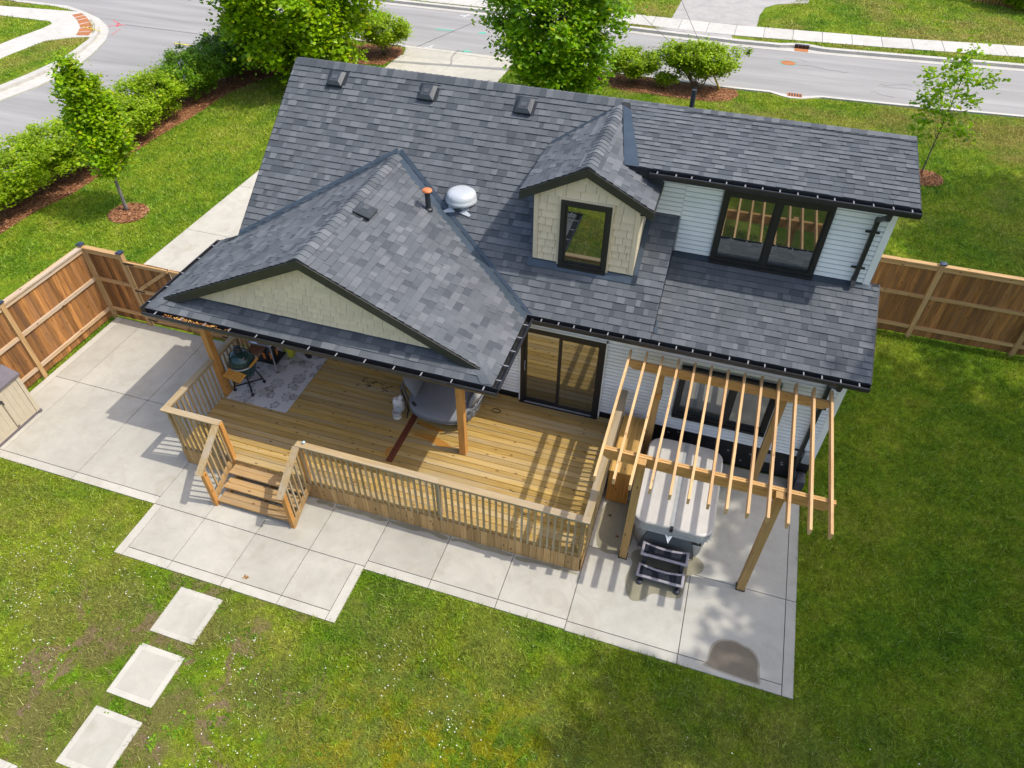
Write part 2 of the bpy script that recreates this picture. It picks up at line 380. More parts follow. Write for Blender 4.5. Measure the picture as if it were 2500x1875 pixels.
LEFT_OUT = [(-26.3, -40), (-26.3, 8), (-26.2, 10.9), (-25.9, 12.5), (-25.95, 14.7), (-26.5, 16.5), (-27.2, 18.2), (-28.0, 19.4), (-28.6, 20.0), (-29.9, 20.9), (-31.5, 21.6), (-33.0, 22.1), (-36, 22.1)]
LEFT_IN = [(-27.3, -40), (-27.3, 8), (-27.2, 11.8), (-27.06, 13.2), (-27.06, 14.9), (-27.3, 16.2), (-27.75, 17.7), (-28.3, 18.8), (-28.95, 19.6), (-30.2, 20.6), (-31.4, 21.1), (-33.1, 21.45), (-36, 21.45)]
sd = B().prism([(-26.3+0.1, -40), (-20.2, -40), (-20.2, 21.95), (-33, 21.95), (-31.4, 21.4), (-29.9, 20.7), (-28.5, 19.9), (-27.1, 18.1), (-26.4, 16.4), (-25.85, 14.7), (-25.8, 12.5), (-26.1, 10.9)], ROADZ-0.03, ROADZ-0.004)
structure(sd.obj('side_road', 'asphalt'))

def sheet(name, poly, mat, z, parent=None, th=0.14):
    return B().prism(poly, z-th, z).obj(name, mat, parent)
def sub(x0, x1, line=NEAR, n=12, dy=0.0):
    return [(x, lerp(line, x)+dy) for x in np.linspace(x0, x1, n)]
# turf parcels (their upper face 3 cm below the paving)
own = [(-20.1, -60), (80, -60), (80, 27.2-0.4)]+sub(80, -16.5, NEAR, 30, -0.32)+[(-18.4, 21.3), (-19.6, 20.2), (-20.1, 18.6)]
structure(sheet('lawn', own, 'lawn', LAWNZ))
structure(sheet('verge', [(-80, -40), (-27.35, -40)]+LEFT_IN[1:-1]+[(-80, 21.4)], 'lawn', LAWNZ))
structure(sheet('far_lawn', sub(-100, 100, FAR, 40, 0.62)+[(100, 160), (-100, 160)], 'lawn', LAWNZ))

def strip(a, b, z0, z1):                      # a, b: the two long edges (same length)
    m = B(); n = len(a)
    vs = [(x, y, z1) for x, y in a]+[(x, y, z1) for x, y in b]+[(x, y, z0) for x, y in a]+[(x, y, z0) for x, y in b]
    fs = []
    for i in range(n-1):
        fs += [(i, i+1, n+i+1, n+i), (2*n+i, 2*n+i+1, i+1, i), (n+i, n+i+1, 3*n+i+1, 3*n+i)]
    fs += [(0, n, 3*n, 2*n), (2*n-1, n-1, 3*n-1, 4*n-1)]
    return m.add(vs, fs)
# kerbs: a raised back and a flush gutter pan
def kerb(name, road_edge, mid, back):
    o = strip(road_edge, mid, ROADZ-0.05, ROADZ+0.012).obj(name, 'kerb')
    strip(mid, back, ROADZ-0.05, -0.005).obj('kerb_back', 'kerb', o); return structure(o)
kerb('kerb', LEFT_OUT, [((a[0]+2*b[0])/3, (a[1]+2*b[1])/3) for a, b in zip(LEFT_OUT, LEFT_IN)], LEFT_IN)
def ybulge(x, c, d): return d*max(0.0, 1-abs(x-c)/1.0)**0.7 if abs(x-c) < 1.0 else 0.0
def near_kerb(x0, x1, n):
    X = np.linspace(x0, x1, n)
    kerb('kerb', [(x, lerp(NEAR, x)) for x in X], [(x, lerp(NEAR, x)-0.02-0.34*ybulge(x, 5.45, 1)) for x in X], [(x, lerp(NEAR, x)-0.19-0.50*ybulge(x, 5.45, 1)) for x in X])
near_kerb(-6.9, 60, 160); near_kerb(-18.5, -12.9, 20)
X = np.linspace(-60, 60, 300)
def drop(x): return 1.0 if (-1.9 < x < 2.4) else 0.0
kerb('kerb', [(x, lerp(FAR, x)) for x in X], [(x, lerp(FAR, x)+0.38+0.22*ybulge(x, 5.65, 1)) for x in X], [(x, lerp(FAR, x)+0.66+0.30*ybulge(x, 5.65, 1)) for x in X])
# far footpath in slabs
PN = [(-80, 28.7), (-9, 28.78), (2.45, 28.55), (9.2, 29.12), (15.7, 29.82), (60, 34.2)]
PF = [(-80, 30.3), (-9, 30.3), (2.35, 30.2), (9.3, 30.66), (16.0, 31.5), (60, 36.0)]
XP = [-28.0, -9, 2.4, 9.25, 15.85, 38]
fp = structure(strip([(x, lerp(PN, x)+0.03) for x in XP], [(x, lerp(PF, x)-0.03) for x in XP], -0.1, -0.024).obj('footpath', 'wet'))
for k in range(-22, 26):
    a = 2.34+k*1.41+0.012; b = a+1.386
    sheet('slab', [(a, lerp(PN, a)), (b, lerp(PN, b)), (b, lerp(PF, b)), (a, lerp(PF, a))], 'kerb', 0.0, fp, 0.12)
# footpath and ramp on the far left corner
lf = structure(sheet('corner_path', [(-60, 19.0), (-34.8, 19.3), (-31.6, 19.35), (-31.2, 19.08), (-31.1, 18.4), (-31.25, 16.8), (-31.3, 15.0), (-31.3, -40), (-29.8, -40), (-29.75, 15), (-29.6, 16.9), (-28.75, 17.7), (-27.9, 18.05), (-28.9, 19.62), (-30.2, 20.6), (-31.35, 21.1), (-36, 20.6), (-60, 20.5)], 'kerb', -0.01))
sheet('tactile_plate', [(-31.25, 20.55), (-30.4, 19.95), (-29.4, 19.06), (-28.75, 18.04), (-28.15, 18.2), (-28.4, 18.75), (-29.1, 19.55), (-30.2, 20.45), (-31.0, 20.95)], (lambda t: (t.col(t.val((0.36, 0.145, 0.06), t.mr(t.noise(t.pos(), 2.0, 4), 0.3, 0.7, 0.85, 1.15))), t.m)[1])(Mt('rust_iron', 0.8, 0.2)), 0.0, lf, 0.02)
MAT['rust'] = bpy.data.materials['rust_iron']
for t_ in (0.18, 0.36, 0.54, 0.72, 0.88):     # pale joints between the iron plates
    i = [(-31.2, 20.5), (-30.4, 19.95), (-29.4, 19.06), (-28.75, 18.04)]; o_ = [(-31.0, 20.95), (-30.2, 20.45), (-29.1, 19.55), (-28.15, 18.2)]
    f = t_*3; k = min(int(f), 2); f -= k
    a = V(i[k]).lerp(V(i[k+1]), f); b = V(o_[k]).lerp(V(o_[k+1]), f)
    B().beam((a.x, a.y, 0.003), (b.x, b.y, 0.003), 0.06, 0.012).obj('plate_joint', 'kerb', lf)
# driveways
drv = structure(B().prism([(-12.38, 0.3), (-7.02, 0.3), (-7.02, 21.98), (-12.75, 21.98), (-12.3, 21.0), (-12.38, 18.5)], -0.15, -0.024).obj('driveway', 'drive'))
ys = [0.32, 4.49, 7.4, 10.3, 13.2, 16.1, 18.75, 20.68]
for a, b in zip(ys[:-1], ys[1:]):
    for c, d in ((-12.4, -9.72), (-9.705, -7.0)):
        sheet('slab', [(c, a), (d, a), (d, b-0.014), (c, b-0.014)], 'drive', -0.01, drv, 0.1)
sheet('slab', [(-12.25, 20.68), (-9.72, 20.68), (-9.72, 21.6), (-12.6, 21.75)], 'drive', -0.012, drv, 0.1)
sheet('slab', [(-9.705, 20.68), (-7.0, 20.68), (-7.0, 21.6), (-9.705, 21.6)], 'drive', -0.012, drv, 0.1)
B().add([(-12.75, 21.76, -0.014), (-7.0, 21.61, -0.014), (-6.9, 22.1, -0.132), (-13.0, 22.12, -0.132)], [(0, 1, 2, 3)]).obj('apron', 'kerb', drv)
fd = structure(sheet('far_driveway', [(-1.05, 30.26), (3.32, 30.3), (3.36, 32.4), (3.55, 33.8), (4.1, 34.6), (5.8, 35.4), (7, 60), (-1.4, 60), (-1.0, 33)], 'old_asphalt', -0.012))
sheet('apron', [(-1.75, 28.3), (2.3, 28.05), (2.2, 28.52), (-1.35, 28.72)], 'old_asphalt', -0.004, fd, 0.05)
# iron and paint in the road
def disc(name, c, rx, ry, mat, parent, z, n=20):
    return B().prism([(c[0]+rx*math.cos(2*math.pi*k/n), c[1]+ry*math.sin(2*math.pi*k/n)) for k in range(n)], z-0.02, z).obj(name, mat, parent)
def paint(c, cname):
    MAT[cname] = plain(cname, c, 0.7, 0.2, var=0.25, scale=12)
for c, nme in (((0.08, 0.42, 0.30), 'green_paint'), ((0.62, 0.52, 0.03), 'yellow_paint'), ((0.60, 0.12, 0.14), 'red_paint'), ((0.62, 0.62, 0.62), 'white_paint')): paint(c, nme)
MAT['road_tar'] = plain('road_tar', (0.13, 0.125, 0.12), 0.7, 0.2)
disc('manhole_cover', (5.09, 25.88), 0.34, 0.29, 'rust', road, ROADZ+0.008)
for a in np.arange(0, 6.28, 0.5):
    if a % 1.5 > 0.4: B().beam((5.09+0.42*math.cos(a), 25.88+0.36*math.sin(a), ROADZ+0.004), (5.09+0.42*math.cos(a+.3), 25.88+0.36*math.sin(a+.3), ROADZ+0.004), 0.06, 0.006).obj('paint_mark', 'green_paint', road)
B().box(5.17, 5.78, 21.44, 21.80, -0.1, 0.004).obj('catch_basin', 'rust', road)
for k in range(5): B().box(5.23+k*0.11, 5.28+k*0.11, 21.48, 21.76, 0.0, 0.012).obj('basin_bar', 'black', road)
cbo = B().box(5.32, 5.95, 27.60, 28.05, -0.138, -0.128).obj('catch_basin', 'rust', road)
B().box(5.30, 5.97, 28.02, 28.2, -0.13, 0.02).obj('basin_mouth', 'black', road)
for k in range(1, 4): B().box(5.30+k*0.165, 5.32+k*0.165, 28.0, 28.03, -0.13, 0.02).obj('basin_bar', 'rust', road)
for p, q, w, c in [((-23.74, 18.97), (-22.5, 18.96), 0.09, 'yellow_paint'), ((-9.98, 22.4), (-9.5, 22.5), 0.12, 'green_paint'), ((-10.05, 22.2), (-9.75, 22.75), 0.05, 'green_paint'),
                   ((-10.1, 25.2), (-9.75, 25.3), 0.2, 'green_paint'), ((-12.4, 25.0), (-11.5, 25.1), 0.12, 'green_paint'), ((-11.9, 22.35), (-11.55, 22.5), 0.05, 'white_paint'), ((-11.75, 22.3), (-11.6, 22.75), 0.04, 'white_paint'),
                   ((-12.0, 27.5), (-11.5, 27.7), 0.05, 'white_paint'), ((-11.75, 27.3), (-11.6, 27.85), 0.04, 'white_paint'), ((-29.0, 20.9), (-28.0, 20.35), 0.05, 'red_paint'), ((-28.4, 20.6), (-28.1, 20.1), 0.1, 'red_paint'), ((-28.75, 19.85), (-27.9, 20.5), 0.06, 'red_paint'),
                   ((-27.7, 19.9), (-27.5, 19.0), 0.03, 'red_paint'), ((-0.9, 25.2), (-0.4, 25.25), 0.2, 'green_paint')]:
    side = p[0] < -20 and p[1] < 22.1
    z = (ROADZ+0.003 if not side else ROADZ+0.003)
    B().beam((*p, z), (*q, z), w, 0.005).obj('paint_mark', c, road)
B().beam((-29.3, 19.15, 0.004), (-28.0, 18.9, 0.004), 0.05, 0.01).obj('paint_mark', 'yellow_paint', lf)
rw = random.Random(5)
for k in range(9):                            # tar-filled cracks wandering over the street
    x = rw.uniform(-9, 14); y = rw.uniform(22.8, 26.8); pts = [(x, y, ROADZ+0.003)]
    for _ in range(rw.randint(3, 7)): x += rw.uniform(0.15, 0.6); y += rw.uniform(-0.25, 0.25); pts.append((x, min(max(y, 22.6), 27.0), ROADZ+0.003))
    m = B()
    for p, q in zip(pts[:-1], pts[1:]): m.beam(p, q, 0.018, 0.003)
    m.obj('tar_crack', 'road_tar', road)
B().beam((-12.3, 22.25, ROADZ+.002), (-10.6, 27.6, ROADZ+.002), 0.035, 0.003).obj('road_seam', 'black', road)
B().beam((-28.0, 20.5, ROADZ-.001), (-21.8, 20.5, ROADZ-.001), 0.035, 0.003).obj('road_seam', 'black', road)

# ------------------------------------------------------------------ patio: every slab is a piece
pat = structure(B().prism([(-11.4, 0.12), (-11.4, -4.7), (-6.43, -4.7), (-6.40, -5.9), (-1.68, -5.9), (-1.68, -4.75), (6.2, -4.78), (6.2, -0.02), (2.3, -0.02), (-6.3, -0.02), (-6.3, 0.12)][::1], -0.2, -0.024).obj('patio', 'wet'))
J = 0.007
def slab(x0, x1, y0, y1, mat='concrete', nm='slab'):
    B().box(x0+J, x1-J, y0+J, y1-J, -0.12, 0.0).obj(nm, mat, pat)
BW = 0.19
# left court
for x0, x1 in ((-10.55, -8.55), (-8.55, -6.45)):
    slab(x0, x1, -2.25, 0.15); slab(x0, x1, -4.72+BW, -2.25); slab(x0, x1, -4.72, -4.72+BW, 'border', 'border_slab')
slab(-11.41+BW, -10.55, -2.25, 0.15); slab(-11.41, -11.41+BW, -4.72, 0.15, 'border', 'border_slab')
slab(-11.41+BW, -10.55, -4.72+BW, -2.25); slab(-11.41+BW, -10.55, -4.72, -4.72+BW, 'border', 'border_slab')
# below the stairs
for x0, x1 in ((-6.45, -5.24), (-5.24, -4.06), (-4.06, -2.865), (-2.865, -1.67)):
    slab(x0, x1, -4.71, -3.50)
    a = x0+BW if x0 < -6 else x0; b = x1-BW if x1 > -2 else x1
    slab(a, b, -5.93+BW, -4.71); slab(a, b, -5.93, -5.93+BW, 'border', 'border_slab')
slab(-6.45, -6.45+BW, -5.93, -4.71, 'border', 'border_slab'); slab(-1.67-BW, -1.67, -5.93, -4.71, 'border', 'border_slab')
# along the deck
for x0, x1 in ((-1.67, -0.35), (-0.35, 0.97), (0.97, 2.29)):
    slab(x0, x1, -4.77+BW, -3.50); slab(x0, x1, -4.77, -4.77+BW, 'border', 'border_slab')
# hot tub pad
slab(2.29, 4.29, -2.94, 0.0, 'pad'); slab(4.29, 6.23-BW, -2.94, 0.0, 'pad')
slab(2.29, 4.29, -4.79+BW, -2.94, 'pad'); slab(4.29, 6.23-BW, -4.79+BW, -2.94, 'pad')
slab(2.29, 4.29, -4.79, -4.79+BW, 'pad', 'border_slab'); slab(4.29, 6.23-BW, -4.79, -4.79+BW, 'pad', 'border_slab')
slab(6.23-BW, 6.23, -4.79, -2.94, 'pad', 'border_slab'); slab(6.23-BW, 6.23, -2.94, -0.0, 'pad', 'border_slab')
# wet and mossy patches lie on the slabs as thin films
def chaikin(p, k=2):
    for _ in range(k):
        q = []
        for i in range(len(p)):
            a, b = p[i], p[(i+1) % len(p)]; q += [(a[0]*.75+b[0]*.25, a[1]*.75+b[1]*.25), (a[0]*.25+b[0]*.75, a[1]*.25+b[1]*.75)]
        p = q
    return p
def patch(poly, mat, z=0.003):
    poly = chaikin(poly)
    m = B(); n = len(poly); m.add([(x, y, z) for x, y in poly], [tuple(range(n))]).obj('wet_patch', mat, pat)
def blob(c, rx, ry, n=34, amp=0.08, seed=0, flat=None):
    r = random.Random(seed); ph = [r.uniform(0, 6.28) for _ in range(4)]
    pts = []
    for k in range(n):
        a = 2*math.pi*k/n; f = 1+amp*sum(math.sin((j+2)*a+ph[j])/(j+1) for j in range(4))
        x, y = c[0]+rx*f*math.cos(a), c[1]+ry*f*math.sin(a)
        if flat is not None: y = max(y, flat+0.02*math.sin(5*a))
        pts.append((x, y))
    return pts
patch([(4.74, -4.63), (4.81, -4.57), (4.82, -4.45), (4.84, -4.32), (4.92, -4.17), (5.06, -4.10), (5.22, -4.07), (5.36, -4.12), (5.46, -4.13), (5.57, -4.22), (5.63, -4.36), (5.62, -4.5), (5.66, -4.68), (5.64, -4.70), (5.4, -4.69), (5.1, -4.67), (4.9, -4.66)], 'wet')
patch([(4.70, -4.66), (4.77, -4.60), (4.79, -4.45), (4.80, -4.31), (4.89, -4.14), (5.04, -4.07), (5.23, -4.035), (5.38, -4.09), (5.48, -4.10), (5.60, -4.19), (5.665, -4.35), (5.66, -4.5), (5.70, -4.70), (5.66, -4.735), (5.4, -4.72), (5.1, -4.70), (4.85, -4.69)], 'damp', 0.0022)
patch([(3.13, -2.95), (3.2, -3.05), (3.17, -3.2), (3.12, -3.4), (3.16, -3.6), (3.24, -3.78), (3.33, -3.85), (3.45, -3.82), (3.56, -3.72), (3.62, -3.62), (3.72, -3.56), (3.9, -3.58), (4.1, -3.56), (4.2, -3.5), (4.23, -3.2), (4.25, -2.97), (4.5, -2.9), (4.52, -2.6), (4.2, -2.5), (3.5, -2.6), (3.15, -2.75)], 'algae')
patch([(2.36, -1.75), (2.36, -2.55), (2.45, -2.9), (2.6, -3.0), (2.85, -2.98), (3.1, -2.9), (3.1, -1.6), (2.8, -1.6)], 'algae', 0.0025)
for k, (a, b) in enumerate(((-3.3, -2.9), (-2.85, -1.7), (-1.65, -0.38), (-0.33, 0.95), (1.0, 2.25))):   # green damp strip at the foot of the skirt
    r = random.Random(k)
    pts = [(a, -3.57), (b, -3.57)]+[(b-(b-a)*j/7, -3.63-0.06*r.random()) for j in range(8)]
    patch([(x, y) for x, y in pts][::-1][::-1], 'algae')
# stepping stones and the path they lead to
SL = ['nearest the patio', 'in the middle of the row', 'second from the patio edge']
def stone(name, label, x0, x1, y0, y1):
    t = thing(name, label, 'paving slab', ((x0+x1)/2, (y0+y1)/2, -0.08), 'square stepping stones in the grass')
    B().box(x0, x1, y0, y1, -0.08, -0.006).obj('rim', 'border', t)
    B().box(x0+0.1, x1-0.1, y0+0.1, y1-0.1, -0.07, -0.002).obj('face', 'concrete', t)
stone('stepping_stone', 'square concrete stepping stone nearest the patio edge', -4.73, -3.84, -7.06, -6.155)
stone('stepping_stone', 'square concrete stepping stone in the middle of the three', -4.71, -3.82, -8.19, -7.295)
stone('stepping_stone', 'square concrete stepping stone farthest from the patio, cut by the frame', -4.70, -3.80, -9.33, -8.425)
stone('stepping_stone', 'corner of a concrete slab at the lower left frame corner', -6.3, -5.2, -10.5, -9.56)

# ------------------------------------------------------------------ planting beds
def bed(name, poly, z=-0.012):
    return structure(sheet(name, poly, 'mulch', z, None, 0.05))
HB = [(-17.8, -8), (-17.7, 3.7), (-17.42, 5.2), (-17.43, 6.8), (-17.5, 8), (-17.55, 9.7), (-17.4, 11.6), (-17.4, 14), (-17.15, 15.2), (-16.35, 17.2), (-15.2, 18.3), (-13.97, 18.93), (-12.65, 19.25), (-12.33, 20.5), (-12.45, 21.1), (-12.75, 21.6), (-18.3, 21.2), (-19.5, 20.1), (-19.95, 18.6), (-19.95, -8)]
bed('hedge_bed', HB)
RB = [(-2.9, 20.4), (-1.7, 19.85), (-0.3, 19.8), (1.1, 19.76), (2.2, 19.84), (2.9, 20.15), (3.2, 20.8), (3.05, 21.4), (-2.9, 21.55), (-3.3, 21.0)]
bed('shrub_bed', RB)
TL = [(-14.78+0.64*math.cos(a), 4.72+0.62*math.sin(a)) for a in np.arange(0, 6.28, 0.3)]
TR = [(10.0+0.66*math.cos(a), 15.45+0.64*math.sin(a)) for a in np.arange(0, 6.28, 0.3)]
bed('tree_ring', TL); bed('tree_ring', TR)

# ================================================================== the house
XL, XR = -6.377, 6.474
YR, ZR, YE, ZE = 3.326, 6.198, -0.468, 3.388
PX, PZ, PE = -3.348, 5.101, 3.57              # porch ridge x, height, half width
house = thing('house', 'house with dark shingled roofs, white siding and a beige gabled porch', 'house', (0, 3.3, 0))
def part(bld, name, mat, parent=None, smooth=False): return bld.obj(name, mat, parent or house, smooth)
MS = (ZR-ZE)/(YR-YE); LS = (4.074-ZE)/(1.526-YE); US = (ZR-5.91)/(YR-1.174); PS = (PZ-ZE)/PE; DS = (6.158-5.534)/1.217; KS = 0.45
zmain = lambda x, y: ZE+MS*(y-YE)
zlow = lambda x, y: ZE+LS*(y-YE)
zshed = lambda x, y: 5.91+US*(y-1.174)
zpr = lambda x, y: PZ-PS*(x-PX)
zpl = lambda x, y: PZ+PS*(x-PX)
zdr = lambda x, y: 6.158-DS*(x-1.002)
zdl = lambda x, y: 6.158+DS*(x-1.002)
zsk = lambda x, y: ZE+KS*(y+2.588)
zback = lambda x, y: ZR-MS*(y-YR)

def clip(poly, region):                       # clip a polygon by a convex ccw region (uv)
    out = poly
    for i in range(len(region)):
        a, b = region[i], region[(i+1) % len(region)]
        ex, ey = b[0]-a[0], b[1]-a[1]; src, out = out, []
        side = lambda p: ex*(p[1]-a[1])-ey*(p[0]-a[0])
        for j in range(len(src)):
            p, q = src[j], src[(j+1) % len(src)]; sp, sq = side(p), side(q)
            if sp >= -1e-9: out.append(p)
            if (sp > 1e-9 and sq < -1e-9) or (sp < -1e-9 and sq > 1e-9):
                t = sp/(sp-sq); out.append((p[0]+t*(q[0]-p[0]), p[1]+t*(q[1]-p[1])))
        if len(out) < 3: return []
    return out
def ccw(p):
    a = sum(p[i][0]*p[(i+1) % len(p)][1]-p[(i+1) % len(p)][0]*p[i][1] for i in range(len(p)))
    return p if a > 0 else p[::-1]

SH_FULL, SH_CUT = [], {}                      # whole shingles; cut ones per roof
COURSE = 0.143
def shingles(key, zf, u, v, org, regions, extra=0):
    O, u, v = V(org), V(u).normalized(), V(v).normalized(); n = u.cross(v).normalized()
    R3 = Matrix((u, v, n)).transposed().to_4x4()
    regs = []
    for r in regions:
        regs.append(ccw([((V((x, y, zf(x, y)))-O).dot(u), (V((x, y, zf(x, y)))-O).dot(v)) for x, y in r]))
    us = [p[0] for r in regs for p in r]; vs = [p[1] for r in regs for p in r]
    rr = random.Random(hash(key) % 1000 if False else sum(map(ord, key)))
    cut = SH_CUT.setdefault(key, ([], [], []))
    i0, i1 = math.floor(min(vs)/COURSE), math.ceil(max(vs)/COURSE)
    for i in range(i0, i1):
        x = min(us)-rr.uniform(0, 0.4); v0 = i*COURSE
        while x < max(us):
            w = rr.choice((0.09, 0.12, 0.15, 0.18, 0.21, 0.26)); hi = rr.random() < 0.5
            tone = rr.choice((0.12, 0.26, 0.36, 0.42, 0.48)) if not hi else rr.choice((0.40, 0.46, 0.52, 0.58, 0.62, 0.74))
            h = 0.019 if hi else 0.010
            rect = [(x, v0), (x+w, v0), (x+w, v0+COURSE), (x, v0+COURSE)]
            for r in regs:
                c = clip(rect, r)
                if not c: continue
                area = abs(sum(c[k][0]*c[(k+1) % len(c)][1]-c[(k+1) % len(c)][0]*c[k][1] for k in range(len(c)))/2)
                if area < 1e-5: continue
                if area > w*COURSE*0.9995:
                    P = O+u*x+v*v0
                    SH_FULL.append((key, w, hi, tone, Matrix.Translation(P) @ R3))
                    continue
                hz = lambda q: 0.004+h*(1-(q[1]-v0)/COURSE)
                k0 = len(cut[0]); m = len(c)
                for q in c: cut[0].append(O+u*q[0]+v*q[1]+n*hz(q))
                cut[1].append(tuple(range(k0, k0+m))); cut[2].append(tone)
                for a in range(m):
                    b = (a+1) % m
                    if abs(c[a][1]-v0) < 1e-6 and abs(c[b][1]-v0) < 1e-6:
                        k1 = len(cut[0]); cut[0].append(O+u*c[a][0]+v*c[a][1]); cut[0].append(O+u*c[b][0]+v*c[b][1])
                        cut[1].append((k0+a, k1, k1+1, k0+b)); cut[2].append(tone*0.25)  # butt face darkened: shadow band under the course put into its tone
            x += w
def shingle_geo(w, hi):
    h = 0.023 if hi else 0.014; c = COURSE
    vs = [(0.001, 0, 0), (w-0.001, 0, 0), (w-0.001, 0, h), (0.001, 0, h), (0.001, c, 0.004), (w-0.001, c, 0.004), (0.001, c, 0), (w-0.001, c, 0)]
    return vs, [(3, 2, 5, 4), (0, 1, 2, 3), (0, 3, 4, 6), (1, 7, 5, 2)]

ROOF = {}
def roof_plane(key, zf, poly, th=0.10):
    ROOF[key] = part(B().slab3([(x, y, zf(x, y)) for x, y in ccw(poly)], th), 'roof', 'underlay'); return ROOF[key]
# --- main slope
roof_plane('main', zmain, [(XL, YE), (2.626, YE), (2.626, YR), (XL, YR)])
c, s = math.cos(math.atan(MS)), math.sin(math.atan(MS))
shingles('main', zmain, (1, 0, 0), (0, c, s), (0, YE, ZE),
         [[(XL, -0.117), (PX, 1.845), (PX, YR), (XL, YR)], [(PX, 1.845), (0.222, YE), (0.222, YR), (PX, YR)],
          [(0.222, YE), (2.626, YE), (2.626, 1.526), (0.222, 1.526)], [(0.222, 1.526), (1.6, 1.526), (1.6, YR), (0.222, YR)]])
roof_plane('back', zback, [(XL, YR), (XR, YR), (XR, 7.12), (XL, 7.12)])
shingles('back', zback, (-1, 0, 0), (0, -c, s), (0, 7.12, zback(0, 7.12)), [[(XL, YR), (XR, YR), (XR, 7.12), (XL, 7.12)]])
# --- low slope under the wide dormer
roof_plane('low', zlow, [(2.60, YE), (XR, YE), (XR, 1.60), (2.60, 1.60)])
c, s = math.cos(math.atan(LS)), math.sin(math.atan(LS))
shingles('low', zlow, (1, 0, 0), (0, c, s), (0, YE, ZE), [[(2.63, YE), (XR, YE), (XR, 1.52), (2.63, 1.52)]])
# --- wide dormer (flat pitch)
roof_plane('shed', zshed, [(1.02, 3.28), (1.50, 1.174), (XR, 1.174), (XR, YR), (1.02, YR)])
c, s = math.cos(math.atan(US)), math.sin(math.atan(US))
shingles('shed', zshed, (1, 0, 0), (0, c, s), (0, 1.174, 5.91), [[(1.24, 3.0), (1.77, 1.174), (XR, 1.174), (XR, YR), (1.15, YR)]])
# --- porch
roof_plane('porch_right', zpr, [(PX+PE, -2.588), (PX+PE, YE), (PX, 1.845), (PX, -2.335), (-0.03, -2.335)])
c, s = math.cos(math.atan(PS)), math.sin(math.atan(PS))
shingles('porch_right', zpr, (0, 1, 0), (-c, 0, s), (PX+PE, 0, ZE), [[(PX+PE, -2.588), (PX+PE, -0.66), (-0.03, -0.50), (-0.03, -2.335)], [(-0.03, -2.335), (-0.03, -0.50), (PX, 1.645), (PX, -2.335)]])
roof_plane('porch_left', zpl, [(PX-PE, -2.588), (-6.666, -2.335), (PX, -2.335), (PX, 1.845), (XL, -0.117), (XL, -0.04), (PX-PE, -0.04)])
shingles('porch_left', zpl, (0, -1, 0), (c, 0, s), (PX-PE, 0, ZE), [[(PX-PE, -2.588), (-6.666, -2.335), (-6.666, -0.05), (PX-PE, -0.05)], [(-6.666, -2.335), (XL, -2.335), (XL, -0.317), (-6.666, -0.317)], [(XL, -2.335), (PX, -2.335), (PX, 1.645), (XL, -0.317)]])
roof_plane('skirt', zsk, [(PX-PE, -2.588), (PX+PE, -2.588), (-0.196, -2.17), (-6.50, -2.17)], 0.06)
c, s = math.cos(math.atan(KS)), math.sin(math.atan(KS))
shingles('skirt', zsk, (1, 0, 0), (0, c, s), (0, -2.588, ZE), [[(PX-PE, -2.588), (PX+PE, -2.588), (-0.196, -2.17), (-6.50, -2.17)]])
# --- gabled dormer
roof_plane('dormer_left', zdl, [(-0.215, 0.372), (1.002, 0.372), (1.002, 3.27), (-0.215, 2.43)], 0.08)
c, s = math.cos(math.atan(DS)), math.sin(math.atan(DS))
shingles('dormer_left', zdl, (0, -1, 0), (c, 0, s), (-0.215, 0, zdl(-0.215, 0)), [[(-0.215, 0.372), (1.002, 0.372), (1.002, 3.07), (-0.215, 2.23)]])
roof_plane('dormer_right', zdr, [(1.002, 0.372), (2.219, 0.372), (2.219, 1.50), (1.50, 1.50), (1.50, 1.174), (1.002, 3.27)], 0.08)
shingles('dormer_right', zdr, (0, 1, 0), (-c, 0, s), (2.219, 0, zdr(2.219, 0)), [[(1.50, 0.372), (2.219, 0.372), (2.219, 1.50), (1.50, 1.50)], [(1.002, 0.372), (1.50, 0.372), (1.50, 1.174), (1.02, 3.2), (1.002, 3.2)]])

# the 300 largest whole shingles in view are pieces of their own, the others stay joined per slope
def shown(it):
    P = it[4].translation
    x, y, d = pix(P)
    if d < 0.1 or not (0 < x < 2500 and 0 < y < 1875): return -1
    nrm = it[4].to_3x3() @ V((0, 0, 1)); view = (V((3.198, -10.841, 11.891))-P).normalized()
    if it[0] in ('back',): return -1
    if it[0] == 'main' and (-3.348-2.0 < P.x < 0.3 and P.y < 0.2 or (0 < P.x < 2.1 and P.y > 0.4)): return -1
    if it[0] == 'main' and abs(P.x-PX)*0.648+P.y < 1.9 and P.x < 0.3 and P.y < 1.9: return -1
    return it[1]*COURSE*max(nrm.dot(view), 0)/d**2
order = sorted(range(len(SH_FULL)), key=lambda i: -shown(SH_FULL[i]))
SHM = {}
def shingle_mesh(w, hi, tone):
    k = (w, hi, tone)
    if k not in SHM:
        vs, fs = shingle_geo(w, hi); SHM[k] = newmesh('shingle', vs, fs, 'shingle', False, [tone, tone*0.25, tone*0.25, tone*0.25])  # butt and side faces painted darker to deepen the course shadow lines
    return SHM[k]
single = set(order[:300])
for i in order[:300]:
    key, w, hi, tone, M = SH_FULL[i]; inst('shingle', shingle_mesh(w, hi, tone), ROOF[key], M)
for i in order[300:]:
    key, w, hi, tone, M = SH_FULL[i]; cut = SH_CUT[key]; vs, fs = shingle_geo(w, hi); k = len(cut[0])
    cut[0].extend(M @ V(q) for q in vs); cut[1].extend(tuple(a+k for a in f) for f in fs); cut[2].extend([tone, tone*0.25, tone*0.25, tone*0.25])
allv, allf, allt = [], [], []
for key, (vs, fs, ts) in SH_CUT.items():
    k = len(allv); allv += vs; allf += [tuple(a+k for a in f) for f in fs]; allt += ts
tag(inst('shingle_field', newmesh('shingle_field', allv, allf, 'shingle', False, allt), house), kind='stuff')

